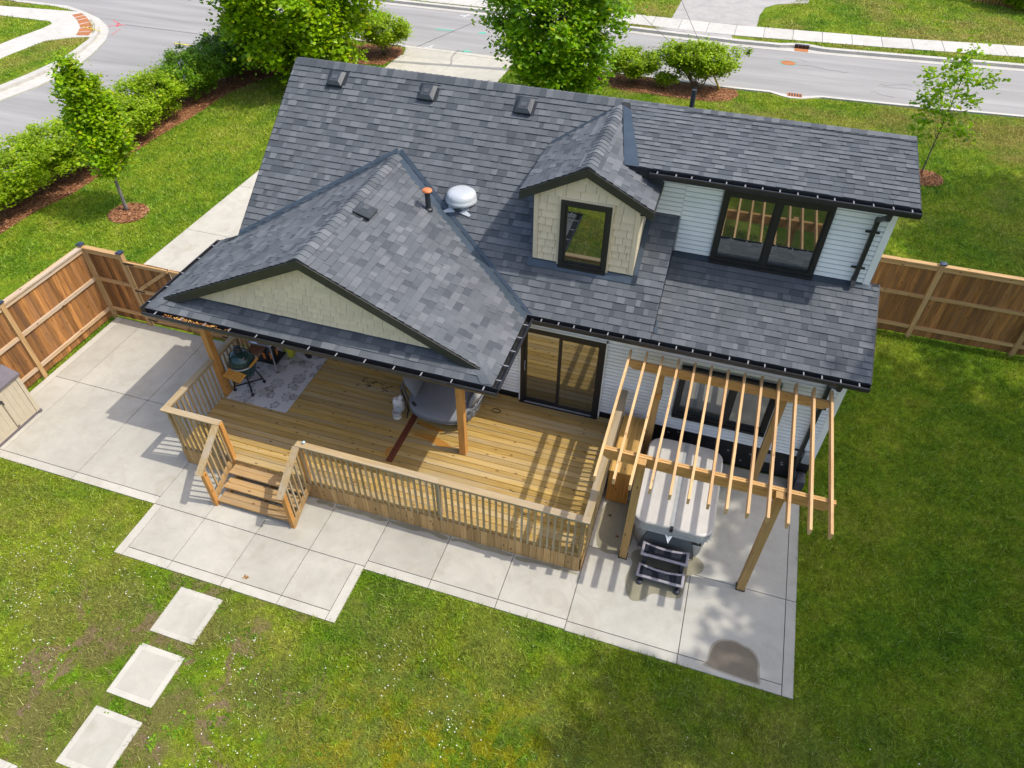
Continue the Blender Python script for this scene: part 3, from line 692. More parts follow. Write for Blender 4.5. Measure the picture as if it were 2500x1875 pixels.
# ridge caps: folded tabs lapped along each ridge
def caps(p, q, sl, sr, w=0.15, step=0.143, keep=None):
    p, q = V(p), V(q); d = (q-p).normalized(); L = (q-p).length; side = d.cross(V((0, 0, 1))).normalized()
    meshes = []
    for tone in (0.22, 0.35, 0.48, 0.6, 0.8):
        vs = []
        for t, dz in ((0.0, 0.036), (step*1.5, 0.020)):
            vs += [(-w, t, dz-w*sl), (-0.025, t, dz-0.012*sl), (0.025, t, dz-0.012*sr), (w, t, dz-w*sr)]
        vs += [(-w, 0, 0.006-w*sl), (0, 0, 0.012), (w, 0, 0.006-w*sr)]
        fs = [(0, 1, 5, 4), (1, 2, 6, 5), (2, 3, 7, 6), (8, 9, 1, 0), (9, 2, 1), (9, 10, 3, 2)]
        meshes.append(newmesh('ridge_cap', vs, fs, 'shingle', False, [tone]*3+[tone*0.6]*3))
    R = Matrix((side, d, V((0, 0, 1)))).transposed().to_4x4()
    for k in range(int(L/step)):
        inst('ridge_cap', random.choice(meshes), house, Matrix.Translation(p+d*k*step) @ R)
caps((XR, YR, ZR), (2.3, YR, ZR), US, MS)        # side vectors: left of travel is the camera side
caps((2.3, YR, ZR), (XL, YR, ZR), MS, MS)
caps((PX, -2.345, PZ), (PX, 1.80, PZ), PS, PS, 0.15)
caps((1.002, 0.362, 6.158), (1.002, 3.22, 6.158), DS, DS, 0.14)
# hip tabs at the two porch corners
for sx, cx in ((1, PX+PE), (-1, PX-PE)):
    for k in range(3):
        a = 0.02+k*0.13; m = B()
        x, y = cx-sx*a, -2.588+a
        p0 = (x, y, zsk(x, y)+0.03); q = (x-sx*0.17, y+0.17, zsk(0, y+0.17)+0.024)
        m.add([p0, (x-sx*0.18, y-0.02, zsk(0, y-0.02)+0.022), (x-sx*0.32, y+0.13, zsk(0, y+0.13)+0.022), q, (x+sx*0.02, y+0.18, zsk(0, y)+0.03), (x-sx*0.13, y+0.32, zsk(0, y+0.17)+0.03)], [(0, 1, 2, 3), (0, 3, 5, 4)])
        o = part(m, 'hip_tab', 'shingle'); a_ = o.data.attributes.new('tone', 'FLOAT', 'FACE'); a_.data.foreach_set('value', [0.35+0.12*k]*2)

# valley metal
def metal_sheet(pts, name='valley_flashing', lift=0.012):
    m = B(); n = len(pts); m.add([(x, y, z+lift) for x, y, z in pts], [tuple(range(n))]); return part(m, name, 'valley')
def on(zf, *xy): return [(x, y, zf(x, y)) for x, y in xy]
metal_sheet(on(zpr, (PX+PE, YE), (PX, 1.845), (PX, 1.62), (PX+PE, -0.69)))
metal_sheet(on(zmain, (PX+PE, YE), (PX+PE+0.10, YE), (PX+0.06, 1.90), (PX, 1.845)), lift=0.028)
metal_sheet(on(zpl, (PX, 1.845), (XL, -0.117), (XL, -0.345), (PX, 1.62)))
metal_sheet(on(zmain, (PX, 1.845), (PX-0.05, 1.90), (XL, -0.04), (XL, -0.117)), lift=0.028)
metal_sheet(on(zdl, (1.002, 3.27), (-0.215, 2.43), (-0.215, 2.20), (1.002, 3.04)))
metal_sheet(on(zshed, (1.06, 3.10), (1.50, 1.16), (1.78, 1.16), (1.24, 3.0)), lift=0.016)
metal_sheet(on(zlow, (2.634, -0.33), (2.72, -0.33), (2.64, -0.02)), 'step_flashing', 0.03)
# step wall where the steep slope passes the low one
m = B(); m.add([(2.626, YE, ZE), (2.626, 1.55, zlow(0, 1.55)-0.05), (2.626, 1.55, zmain(0, 1.55)), (2.622, YE, ZE), (2.622, 1.55, zlow(0, 1.55)-0.05), (2.622, 1.55, zmain(0, 1.55))], [(0, 1, 2), (3, 5, 4)])
part(m, 'roof_step', 'valley')

# --- walls
def wall(nm, *bx, mat='siding'): 
    m = B(); m.box(*bx); return part(m, nm, mat)
wall('foundation', -6.08, 6.27, 0.03, 6.6, 0.0, 0.74, mat='foundation')
MAT['siding_gap'] = plain('siding_shadow_gap', (0.47, 0.49, 0.50), 0.8, 0.1)
wall('wall', -6.1, 6.28, 0.02, 0.17, 0.74, 3.30, mat='siding_gap')
wall('wall', -6.1, -5.95, 0.17, 6.63, 0.74, 3.30); wall('wall', 6.13, 6.28, 0.17, 6.63, 0.74, 3.30); wall('wall', -6.1, 6.28, 6.63, 6.78, 0.74, 3.30)
def gable_end(x, prof):
    n = len(prof)
    part(B().add([(x, y, z) for y, z in prof]+[(x+0.15, y, z) for y, z in prof], [tuple(range(n))[::-1], tuple(range(n, 2*n))]+[(i, (i+1) % n, n+(i+1) % n, n+i) for i in range(n)]), 'gable_end', 'siding')
gable_end(-6.1, [(0.02, 3.30), (6.65, 3.30), (YR, ZR-0.15)])
gable_end(6.13, [(0.02, 3.30), (6.65, 3.30), (YR, ZR-0.15), (1.62, 5.78), (1.62, zlow(0, 1.62)-0.12), (0.02, zlow(0, 0.02)-0.12)])
wall('dormer_wall', 1.9, 6.28, 1.545, 1.68, 3.9, 5.80, mat='siding_gap')
part(B().add([(6.13, 1.60, 4.0), (6.13, YR, 4.0), (6.13, YR, 6.08), (6.13, 1.60, 5.82), (6.285, 1.60, 4.0), (6.285, YR, 4.0), (6.285, YR, 6.08), (6.285, 1.60, 5.82)], [(0, 1, 2, 3), (7, 6, 5, 4), (0, 3, 7, 4), (3, 2, 6, 7)]), 'dormer_wall', 'siding')
# gutters and eaves
def gutter(a, b, out, nb, ends=(True, True), debris=False, parent=None):
    """trough from a to b (top back edge), out = unit vector away from the house"""
    a, b, o = V(a), V(b), V(out); d = (b-a).normalized(); up = V((0, 0, 1)); Wd, H = 0.125, 0.10
    m = B()
    def strip_(p0, p1, q0, q1, th):           # thin board between two parallel lines
        nrm = (p1-p0).cross(q0-p0).normalized()*th
        m.add([p0, p1, q1, q0, p0+nrm, p1+nrm, q1+nrm, q0+nrm], [(0, 1, 2, 3), (7, 6, 5, 4), (0, 4, 5, 1), (1, 5, 6, 2), (2, 6, 7, 3), (3, 7, 4, 0)])
    dz = up*H
    strip_(a, b, a-dz, b-dz, 0.006); strip_(a-dz, b-dz, a-dz+o*Wd*0.8, b-dz+o*Wd*0.8, 0.006)
    strip_(a-dz+o*Wd*0.8, b-dz+o*Wd*0.8, a-dz*0.35+o*Wd, b-dz*0.35+o*Wd, 0.006)
    strip_(a-dz*0.35+o*Wd, b-dz*0.35+o*Wd, a+o*Wd, b+o*Wd, 0.012)
    strip_(a+o*Wd, b+o*Wd, a+o*(Wd-0.022), b+o*(Wd-0.022), 0.008)
    for e, fl in ((a, ends[0]), (b, ends[1])):
        if fl: m.add([e, e-dz, e-dz+o*Wd*0.8, e+o*Wd, e-d*0.004, e-d*0.004-dz, e-d*0.004-dz+o*Wd*0.8, e-d*0.004+o*Wd], [(0, 1, 2, 3), (7, 6, 5, 4)])
    g = part(m, 'gutter', 'gutter', parent)
    L = (b-a).length; br = B(); br.beam((0, 0, 0), tuple(o*Wd), 0.022, 0.008); me = br.mesh('gutter_bracket', 'clip')
    for k in range(nb):
        p = a+d*(L*(k+0.5+random.uniform(-0.06, 0.06))/nb)+V((0, 0, -0.004)); inst('gutter_bracket', me, g, Matrix.Translation(p))
    return g
def fascia(*bx, nm='fascia'): part(B().box(*bx), nm, 'fascia')
gutter((0.36, YE-0.005, ZE-0.015), (XR, YE-0.005, ZE-0.015), (0, -1, 0), 19)
fascia(0.30, XR-0.02, YE+0.004, YE+0.03, ZE-0.19, ZE-0.10)
part(B().box(0.2, XR-0.03, YE+0.03, 0.02, ZE-0.20, ZE-0.185), 'soffit', 'trim')
gutter((1.98, 1.174-0.005, 5.885), (XR+0.03, 1.174-0.005, 5.885), (0, -1, 0), 15)
fascia(1.80, XR-0.01, 1.178, 1.20, 5.72, 5.81)
part(B().box(1.95, XR-0.03, 1.20, 1.545, 5.715, 5.73), 'soffit', 'trim')
gutter((PX-PE, -2.593, ZE-0.015), (PX+PE+0.12, -2.593, ZE-0.015), (0, -1, 0), 13)
gutter((PX+PE+0.004, -2.60, ZE-0.015), (PX+PE+0.004, YE-0.06, ZE-0.015), (1, 0, 0), 5)
gutter((PX-PE-0.004, -0.04, ZE-0.015), (PX-PE-0.004, -2.60, ZE-0.015), (-1, 0, 0), 5)
fascia(PX-PE+0.02, PX+PE-0.02, -2.585, -2.56, ZE-0.20, ZE-0.02)
fascia(PX+PE-0.03, PX+PE-0.005, -2.55, -0.45, ZE-0.20, ZE-0.06); fascia(PX-PE+0.005, PX-PE+0.03, -2.55, -0.06, ZE-0.20, ZE-0.06)
part(B().box(PX-PE+0.03, PX+PE-0.03, -2.56, 0.0, ZE-0.20, ZE-0.18), 'porch_ceiling', 'post')
# dead leaves caught in the porch gutter
MAT['leaf_litter'] = (lambda t: (t.col(t.ramp(t.island(), [(0, (0.10, 0.04, 0.015)), (0.5, (0.32, 0.13, 0.03)), (1.0, (0.50, 0.33, 0.10))])), t.m)[1])(Mt('leaf_litter', 0.8, 0.2))
lv, lt = [], []
for k in range(170):
    x = random.choice((random.gauss(-6.1, 0.12), random.gauss(-5.6, 0.25), random.uniform(-6.5, -5.0))); y = random.uniform(-2.70, -2.61); z = ZE-0.07+random.random()*0.05
    a = V((random.gauss(0, 1), random.gauss(0, 1), random.gauss(0, 0.5))).normalized()*0.03; b = a.cross(V((0.2, 0.1, 1))).normalized()*0.018
    n = len(lv); p = V((x, y, z)); lv += [p-a, p+b, p+a, p-b]; lt += [(n, n+1, n+2), (n, n+2, n+3)]
lit = npmesh('leaf_litter', [tuple(q) for q in lv], lt, 'leaf_litter', house, 'stuff')

# rakes: black boards along the sloping edges
def rake(p, q, h=0.17, th=0.03, nm='rake_board', out=(0, -1, 0)):
    p, q = V(p), V(q); o = V(out)*th; dz = V((0, 0, -h))
    vs = [p, q, q+dz, p+dz]; vs += [v+o for v in vs]
    part(B().add(vs, [(3, 2, 1, 0), (4, 5, 6, 7), (0, 1, 5, 4), (1, 2, 6, 5), (2, 3, 7, 6), (3, 0, 4, 7)]), nm, 'fascia')
rake((PX, -2.338, PZ-0.01), (-0.05, -2.338, zpr(-0.05, 0)-0.01), 0.185); rake((-6.65, -2.338, zpl(-6.65, 0)-0.01), (PX, -2.338, PZ-0.01), 0.185)
rake((1.002, 0.369, 6.150), (2.225, 0.369, zdr(2.225, 0)-0.008), 0.165); rake((-0.222, 0.369, zdl(-0.222, 0)-0.008), (1.002, 0.369, 6.150), 0.165)
rake((XL, YE, ZE-0.008), (XL, YR, ZR-0.008), 0.16, 0.025, out=(-1, 0, 0)); rake((XR, YR, ZR-0.008), (XR, 1.174, 5.902), 0.16, 0.025, out=(1, 0, 0)); rake((XR, 1.6, zlow(0, 1.6)-0.008), (XR, YE, ZE-0.008), 0.16, 0.025, out=(1, 0, 0))
for x0, zf, y0, y1 in ((2.219, zdr, 0.372, 1.5), (-0.215, zdl, 0.372, 2.43)):
    sg = 1 if x0 > 0 else -1
    rake((x0, y0, zf(x0, 0)-0.008), (x0, y1, zf(x0, 0)-0.008), 0.13, 0.02, 'eave_board', (sg, 0, 0))
# soffits under the rakes
part(B().add([(PX, -2.335, PZ-0.19), (-0.05, -2.335, zpr(-0.05, 0)-0.19), (-0.05, -2.165, zpr(-0.05, 0)-0.19), (PX, -2.165, PZ-0.19), (-6.65, -2.335, zpl(-6.65, 0)-0.19), (-6.65, -2.165, zpl(-6.65, 0)-0.19)], [(0, 1, 2, 3), (4, 0, 3, 5)]), 'soffit', 'fascia')
part(B().add([(1.002, 0.369, 5.99), (2.2, 0.369, zdr(2.2, 0)-0.17), (2.2, 0.47, zdr(2.2, 0)-0.17), (1.002, 0.47, 5.99), (-0.2, 0.369, zdl(-0.2, 0)-0.17), (-0.2, 0.47, zdl(-0.2, 0)-0.17)], [(0, 1, 2, 3), (4, 0, 3, 5)]), 'soffit', 'fascia')
part(B().box(2.0, 2.2, 0.40, 1.54, zdr(2.2, 0)-0.15, zdr(2.2, 0)-0.135), 'soffit', 'fascia')

# --- beige shakes on the two gables
def shakes(regions, y, z0, rows, rowh, widths, seed, backpoly):
    n = len(backpoly)
    gw = part(B().add([(x, y+0.012, z) for x, z in backpoly]+[(x, y+0.14, z) for x, z in backpoly], [tuple(range(n)), tuple(range(n, 2*n))[::-1]]+[(i, n+i, n+(i+1) % n, (i+1) % n) for i in range(n)]), 'gable_wall', 'shake_back')
    r = random.Random(seed); xs_ = [p[0] for g in regions for p in g]
    for i in range(rows):
        x = min(xs_)-r.uniform(0, 0.3); a = z0+i*rowh
        while x < max(xs_):
            w = r.choice(widths); off = r.choice((0, 0, 0.006))
            rect = [(x+0.003, a+off*0.6), (x+w-0.003, a+off*0.6), (x+w-0.003, a+rowh-0.011), (x+0.003, a+rowh-0.011)]
            for g in regions:
                q = clip(rect, ccw(g))
                if len(q) < 3: continue
                ar = abs(sum(q[k][0]*q[(k+1) % len(q)][1]-q[(k+1) % len(q)][0]*q[k][1] for k in range(len(q)))/2)
                if ar < 0.0012: continue
                m = len(q); dep = lambda p: 0.002+0.03*(1-(p[1]-a)/rowh)
                b = B().add([(p[0], y-dep(p), p[1]) for p in q]+[(p[0], y+0.01, p[1]) for p in q], [tuple(range(m))]+[(k, m+k, m+(k+1) % m, (k+1) % m) for k in range(m)])
                b.obj('shake', 'shake', gw)
            x += w
GY = -2.17; zb = zsk(0, GY)
tri = [(-0.35, zb), (PX, PZ-0.20), (-6.35, zb)]
shakes([[(-6.46, zb+0.03), (-0.24, zb+0.03), (PX, PZ-0.17)]], GY, zb+0.03, 12, 0.125, (0.12, 0.16, 0.20, 0.26, 0.32), 5, [(-6.5, zb-0.05), (-0.2, zb-0.05), (PX, PZ-0.14)])
part(B().box(-6.48, -0.22, GY-0.03, GY+0.012, zb+0.004, zb+0.028), 'base_flashing', 'valley')
DY = 0.465; z4 = zmain(0, DY)
wx0, wx1, wz0, wz1 = 0.56, 1.50, 4.06, 5.46
dtop = lambda x: 6.158-DS*abs(x-1.002)-0.10
dl = [(0.13, z4+0.02), (wx0, z4+0.02), (wx0, wz1), (wx0, dtop(wx0)), (0.13, dtop(0.13))]
dr_ = [(wx1, z4+0.02), (1.92, z4+0.02), (1.92, dtop(1.92)), (wx1, dtop(wx1))]
dt = [(wx0, wz1), (wx1, wz1), (wx1, dtop(wx1)), (1.002, dtop(1.002)), (wx0, dtop(wx0))]
shakes([[(0.13, z4+0.02), (wx0, z4+0.02), (wx0, dtop(wx0)), (0.13, dtop(0.13))], dr_, dt], DY, z4+0.02, 13, 0.155, (0.14, 0.2, 0.26, 0.34), 9, [(0.04, z4-0.1), (2.01, z4-0.1), (2.01, dtop(2.01)+0.03), (1.002, dtop(1.002)+0.05), (0.04, dtop(0.04)+0.03)])
for x0, x1 in ((0.035, 0.125), (1.925, 2.015)):
    part(B().box(x0, x1, DY-0.03, DY+0.01, z4+0.01, dtop(x0 if x0 < 1 else x1)), 'corner_board', 'shake')
MAT['wall_beige'] = plain('beige_side_wall', (0.55, 0.50, 0.385), 0.7, 0.2)
for x0, x1 in ((0.04, 0.10), (1.95, 2.012)):
    part(B().add([(x0, DY, z4-0.1), (x1, DY, z4-0.1), (x1, 2.45, 5.45), (x0, 2.45, 5.45), (x0, DY, dtop(x0)), (x1, DY, dtop(x1)), (x1, 2.45, 5.55), (x0, 2.45, 5.55)], [(0, 1, 5, 4), (1, 2, 6, 5), (0, 4, 7, 3), (4, 5, 6, 7)]), 'side_wall', 'wall_beige')
metal_sheet([(-0.06, DY-0.16, zmain(0, DY-0.16)), (2.12, DY-0.16, zmain(0, DY-0.16)), (2.12, DY-0.01, zmain(0, DY-0.01)), (-0.06, DY-0.01, zmain(0, DY-0.01))], 'apron_flashing', 0.03)
part(B().box(0.03, 2.02, DY-0.045, DY-0.005, z4-0.06, z4+0.018), 'base_flashing', 'valley')
part(B().add([(2.02, DY-0.16, zmain(0, DY-0.16)+0.03), (2.12, DY-0.16, zmain(0, DY-0.16)+0.03), (2.12, 1.53, zmain(0, 1.53)+0.03), (2.02, 1.53, zmain(0, 1.53)+0.03)], [(0, 1, 2, 3)]), 'side_flashing', 'valley')
metal_sheet(on(zlow, (2.64, 1.42), (6.33, 1.42), (6.33, 1.54), (2.64, 1.54)), 'apron_flashing', 0.03)

# --- siding boards
def lap_rows(y, z0, z1, step, x0, x1, holes):
    n = int(round((z1-z0)/step)); h = (z1-z0)/n
    for i in range(n):
        a, b = z0+i*h, z0+(i+1)*h; spans = [(x0, x1)]
        for hx0, hx1, hz0, hz1 in holes:
            if hz0 < b-0.02 and hz1 > a+0.02:
                nx = []
                for p, q in spans:
                    if hx1 <= p or hx0 >= q: nx.append((p, q)); continue
                    if hx0 > p: nx.append((p, hx0))
                    if hx1 < q: nx.append((hx1, q))
                spans = nx
        for p, q in spans:
            if q-p < 0.03: continue
            m = B().add([(p, y-0.016, a), (q, y-0.016, a), (q, y-0.006, b-0.027), (p, y-0.006, b-0.027), (p, y+0.012, a), (q, y+0.012, a), (p, y+0.012, b-0.027), (q, y+0.012, b-0.027)], [(0, 1, 2, 3), (1, 0, 4, 5), (3, 2, 7, 6)])
            m.obj('siding_board', 'siding', house)
LW = (3.28, 5.20, 1.19, 2.56); DO = (-0.03, 1.77, 0.58, 2.74); UW = (3.32, 5.29, 4.02, 5.60)
lap_rows(0.008, 0.75, 3.19, 0.094, -6.08, 6.17, [LW, DO])
lap_rows(1.54, 4.02, 5.72, 0.098, 2.65, 6.17, [UW])
lap_rows(1.54, zmain(0, 1.54)+0.01, 5.72, 0.098, 2.02, 2.645, [])
part(B().box(6.17, 6.29, -0.012, 0.1, 0.75, 3.19), 'corner_post', 'trim'); part(B().box(6.17, 6.29, 1.512, 1.62, 4.05, 5.72), 'corner_post', 'trim')

# --- windows and the sliding door
def window(x0, x1, z0, z1, y, bars, nm='window', fr=0.085, trim=None, sill=0.05):
    w = part(B().box(x0, x1, y-0.02, y+0.03, z0, z1), nm, 'black')
    ring = lambda a0, a1, b0, b1, t, ya, yb: B().box(a0, a1, ya, yb, b1-t, b1).box(a0, a1, ya, yb, b0, b0+t).box(a0, a0+t, ya, yb, b0+t, b1-t).box(a1-t, a1, ya, yb, b0+t, b1-t)
    ring(x0, x1, z0, z1, fr, y-0.085, y-0.02).obj('frame', 'black', w)
    if trim: ring(x0-0.035, x1+0.035, z0-0.0, z1+0.035, 0.035, y-0.05, y+0.01).obj('trim', trim, w)
    edges = [x0+fr]+[b for b in bars]+[x1-fr]
    for k, b in enumerate(bars): B().box(b-0.045, b+0.045, y-0.075, y-0.02, z0+fr, z1-fr).obj('mullion', 'black', w)
    for a, b in zip(edges[:-1], edges[1:]):
        a2 = a+(0.045 if a in bars else 0); b2 = b-(0.045 if b in bars else 0)
        ring(a2, b2, z0+fr, z1-fr, 0.035, y-0.055, y-0.02).obj('sash', 'black', w)
        B().box(a2+0.035, b2-0.035, y-0.034, y-0.026, z0+fr+0.035, z1-fr-0.035).obj('pane', 'glass', w)
    if sill: B().box(x0, x1, y-0.085-sill, y-0.02, z0-0.03, z0+0.025).obj('sill', 'black', w)
    return w
window(LW[0]+0.02, LW[1]-0.02, LW[2]+0.02, LW[3]-0.02, 0.015, [4.36])
window(UW[0]+0.02, UW[1]-0.02, UW[2]+0.06, UW[3]-0.03, 1.54, [4.33])
window(wx0, wx1, wz0, wz1, DY-0.005, [], trim='shake', sill=0.02)
dw = part(B().box(-0.02, 1.76, -0.01, 0.05, 0.585, 2.73), 'sliding_door', 'black')
B().box(-0.02, 1.76, -0.07, -0.01, 2.66, 2.73).box(-0.02, 0.05, -0.07, -0.01, 0.62, 2.66).box(1.69, 1.76, -0.07, -0.01, 0.62, 2.66).box(-0.02, 1.76, -0.12, -0.01, 0.585, 0.625).obj('frame', 'black', dw)
B().box(-0.05, -0.022, -0.06, 0.01, 0.60, 2.76).box(1.762, 1.79, -0.06, 0.01, 0.60, 2.76).box(-0.05, 1.79, -0.06, 0.01, 2.732, 2.76).obj('trim', 'trim', dw)
for a, b, y in ((0.05, 0.86, -0.03), (0.80, 1.69, -0.06)):
    pn = B().box(a, a+0.07, y-0.01, y+0.012, 0.63, 2.66).box(b-0.07, b, y-0.01, y+0.012, 0.63, 2.66).box(a+0.07, b-0.07, y-0.01, y+0.012, 0.63, 0.72).box(a+0.07, b-0.07, y-0.01, y+0.012, 2.59, 2.66).obj('door_panel', 'black', dw)
    B().box(a+0.07, b-0.07, y-0.003, y+0.004, 0.72, 2.59).obj('pane', 'glass', dw)
B().box(0.10, 1.62, -0.115, -0.075, 0.627, 0.635).obj('track', 'clip', dw)
B().tube([(0.085, -0.06, 1.55), (0.085, -0.10, 1.58), (0.085, -0.10, 1.78), (0.085, -0.06, 1.81)], 0.012, 6).obj('handle', 'clip', dw)

# --- downspouts
def downspout(pts, straps, outlet=None):
    d = part(B(), 'downspout', 'black'); m = B()
    for p, q in zip(pts[:-1], pts[1:]): m.beam(p, q, 0.085, 0.075)
    for p in pts[1:-1]: m.lathe([(0.05, -0.045), (0.055, 0), (0.05, 0.045)], p, 10)
    d.data = m.mesh('downspout', 'gutter')
    for z, x, y in straps: B().box(x-0.12, x+0.12, y+0.03, y+0.055, z-0.018, z+0.018).obj('strap', 'black', d)
    return d
downspout([(6.05, 1.10, 5.80), (6.05, 1.12, 5.70), (5.98, 1.44, 5.46), (5.98, 1.44, 4.22), (5.98, 1.36, 4.12)], [(5.2, 5.98, 1.44), (4.45, 5.98, 1.44)])
downspout([(6.02, -0.53, 3.28), (6.02, -0.50, 3.18), (5.97, -0.06, 2.86), (5.97, -0.06, 0.30), (5.97, -0.24, 0.16), (5.97, -0.40, 0.10)], [(2.2, 5.97, -0.06), (0.95, 5.97, -0.06)])
# small fittings on the back wall
MAT['grey_plastic'] = plain('grey_plastic', (0.30, 0.31, 0.33), 0.5, 0.3); MAT['dark_plastic'] = plain('dark_plastic', (0.04, 0.042, 0.05), 0.45, 0.4)
bevel(part(B().box(6.04, 6.2, -0.11, -0.01, 0.68, 0.98), 'meter_box', 'grey_plastic'), 0.012)
part(B().box(5.36, 5.56, 0.0, 0.035, 0.36, 0.60), 'foundation_vent', 'grey_plastic')
for x, z in ((3.3, 0.55), (3.5, 0.62), (4.6, 0.42), (4.75, 0.38), (5.05, 0.45), (5.7, 0.42), (5.72, 0.36), (4.9, 0.2), (5.2, 0.15)):
    part(B().box(x, x+0.05, 0.02, 0.035, z, z+0.022), 'tie_patch', 'clip')

# --- roof fittings
def on_slope(zf, x, y, nx, ny):               # frame standing on a slope
    e = 0.01; n = V((-(zf(x+e, y)-zf(x-e, y))/(2*e), -(zf(x, y+e)-zf(x, y-e))/(2*e), 1)).normalized()
    d = V((nx, ny, 0)); d = (d-n*d.dot(n)).normalized(); s_ = d.cross(n)
    return Matrix.Translation((x, y, zf(x, y)+0.01)) @ Matrix((s_, d, n)).transposed().to_4x4()
MAT['vent'] = plain('vent_plastic', (0.022, 0.027, 0.033), 0.45, 0.4, var=0.2)
MAT['vent_top'] = plain('vent_lid', (0.045, 0.053, 0.062), 0.5, 0.35, var=0.15)
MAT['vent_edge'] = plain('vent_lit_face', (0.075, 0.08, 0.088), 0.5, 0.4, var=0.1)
def box_vent(zf, x, y, nx, ny):
    M = on_slope(zf, x, y, nx, ny)
    v = part(B(), 'roof_vent', 'vent'); w = 0.18
    v.data = B().add([(-w, -w, 0.02), (w, -w, 0.02), (w, w, 0.0), (-w, w, 0.0), (-w, -w, 0.085), (w, -w, 0.085), (w, w, 0.03), (-w, w, 0.03)], [(0, 1, 5, 4), (1, 2, 6, 5), (2, 3, 7, 6), (3, 0, 4, 7)]).mesh('roof_vent', 'vent')
    v.matrix_local = WM[house.name].inverted() @ M; WM[v.name] = M
    t = 0.105
    B().add([(-w, -w, 0.085), (w, -w, 0.085), (w, w, 0.03), (-w, w, 0.03), (-t, -t, 0.135), (t, -t, 0.135), (t, w-0.03, 0.09), (-t, w-0.03, 0.09)], [(4, 5, 6, 7), (0, 1, 5, 4), (1, 2, 6, 5), (3, 0, 4, 7), (2, 3, 7, 6)]).obj('vent_hood', 'vent_top', v, M=M)
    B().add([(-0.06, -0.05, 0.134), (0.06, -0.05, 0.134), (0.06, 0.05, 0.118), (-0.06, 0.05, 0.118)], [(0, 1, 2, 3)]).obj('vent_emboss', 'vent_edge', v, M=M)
    B().box(-w-0.05, w+0.05, -w+0.02, w+0.05, 0.0, 0.008).obj('vent_base', 'vent', v, M=M)
for x, y in ((-5.24, 3.0), (-3.08, 2.97), (-0.93, 2.965)): box_vent(zmain, x, y, 0, 1)
box_vent(zpr, -3.06, -0.38, -1, 0)
MAT['steel_grey'] = plain('painted_steel', (0.50, 0.53, 0.555), 0.3, 0.5, 0.2, 0.06, 4)
M = on_slope(zmain, -1.72, 1.22, 0, 1)
fan = part(B().box(-0.22, 0.22, -0.24, 0.22, 0.005, 0.02), 'exhaust_fan', 'steel_grey'); fan.matrix_local = WM[house.name].inverted() @ M; WM[fan.name] = M
for sx in (-1, 1):
    B().add([(sx*0.14, -0.22, 0.03), (sx*0.30, -0.33, 0.03), (sx*0.27, -0.37, 0.03), (sx*0.04, -0.32, 0.03)], [(0, 1, 2, 3)]).obj('foot_bracket', 'steel_grey', fan, M=M)
c0 = (-1.72, 1.22, zmain(0, 1.22)); mt = Matrix.Translation(c0)
B().lathe([(0.20, -0.15), (0.20, 0.12), (0.17, 0.14)], (0, 0, 0), 28).obj('fan_throat', 'vent', fan, True, mt)
B().lathe([(0.27, 0.035), (0.318, 0.04), (0.328, 0.055), (0.326, 0.10), (0.312, 0.115), (0.310, 0.15), (0.300, 0.19), (0.278, 0.225), (0.235, 0.252), (0.17, 0.268), (0.08, 0.274), (0.002, 0.275)], (0, 0, -0.07), 44).obj('fan_dome', 'steel_grey', fan, True, mt)
pm = (-2.24, 0.72, zpr(-2.24, 0)); 
MAT['pipe_cap'] = plain('orange_vent_cap', (0.52, 0.17, 0.065), 0.6, 0.3, var=0.35, scale=14)
vp = part(B().lathe([(0.085, -0.06), (0.085, 0.03), (0.062, 0.05), (0.055, 0.06), (0.055, 0.40)], pm, 20), 'vent_pipe', 'vent', smooth=False)
B().lathe([(0.06, 0.405), (0.10, 0.41), (0.105, 0.43), (0.08, 0.455), (0.01, 0.46)], pm, 20).obj('pipe_cap', 'pipe_cap', vp, True)
part(B().lathe([(0.05, -1), (0.05, 0.62)], (2.33, 4.0, zback(0, 4.0)), 14), 'flue_pipe', 'vent')

# --- porch posts and beam
for x in (-6.41, -0.68):
    p = part(B().box(x-0.07, x+0.07, -1.97, -1.83, 0.585, 3.02), 'porch_post', 'post')
part(B().box(-6.75, 0.0, -1.96, -1.84, 3.02, 3.185), 'porch_beam', 'post')

# ================================================================== the deck
ZD, XA, XB, YF, ZRL = 0.577, -6.461, 2.283, -3.555, 1.66
deck = thing('deck', 'raised wooden deck with baluster railing behind the house', 'deck', (-2.1, -1.8, 0))
bw = 0.1415; nb = int((-0.0-(YF+0.02))/bw)
yb = -0.004
for i in range(24):
    y1 = yb-i*bw; y0 = y1-bw+0.009
    for a, b in ((XA+0.02, -2.15), (-2.0, XB-0.15)):
        B().box(a, b, y0, y1, ZD-0.035, ZD+random.uniform(-0.0012, 0.0012)).obj('deck_board', 'deck', deck)
yl = yb-24*bw
B().box(XA+0.02, XB-0.15, YF+0.0, yl, ZD-0.035, ZD+0.001).obj('deck_board', 'deck', deck)
B().box(XB-0.146, XB-0.01, YF, -0.01, ZD-0.035, ZD+0.001).obj('border_board', 'deck_y', deck)
B().box(-2.147, -2.003, -2.62, -0.3, ZD-0.035, ZD+0.003).obj('inlay_board', 'redboard_shaded', deck); B().box(-2.147, -2.003, yl+0.004, -2.624, ZD-0.035, ZD+0.002).obj('inlay_board', 'deck_y', deck)  # one reddish board split: porch shade and sun painted as dark and light parts
def film(poly, z=ZD+0.005, mat='stain'):
    n = len(poly); B().add([(x, y, z) for x, y in poly], [tuple(range(n))]).obj('stain_patch', mat, deck)
film([(-1.97, -1.33), (-1.55, -1.40), (-1.30, -1.46), (-1.32, -1.54), (-1.6, -1.53), (-1.95, -1.46)])
film([(-1.82, -1.70), (-1.55, -1.66), (-1.25, -1.72), (-0.95, -1.84), (-1.2, -1.92), (-1.5, -1.83), (-1.66, -1.80), (-1.9, -1.78)])
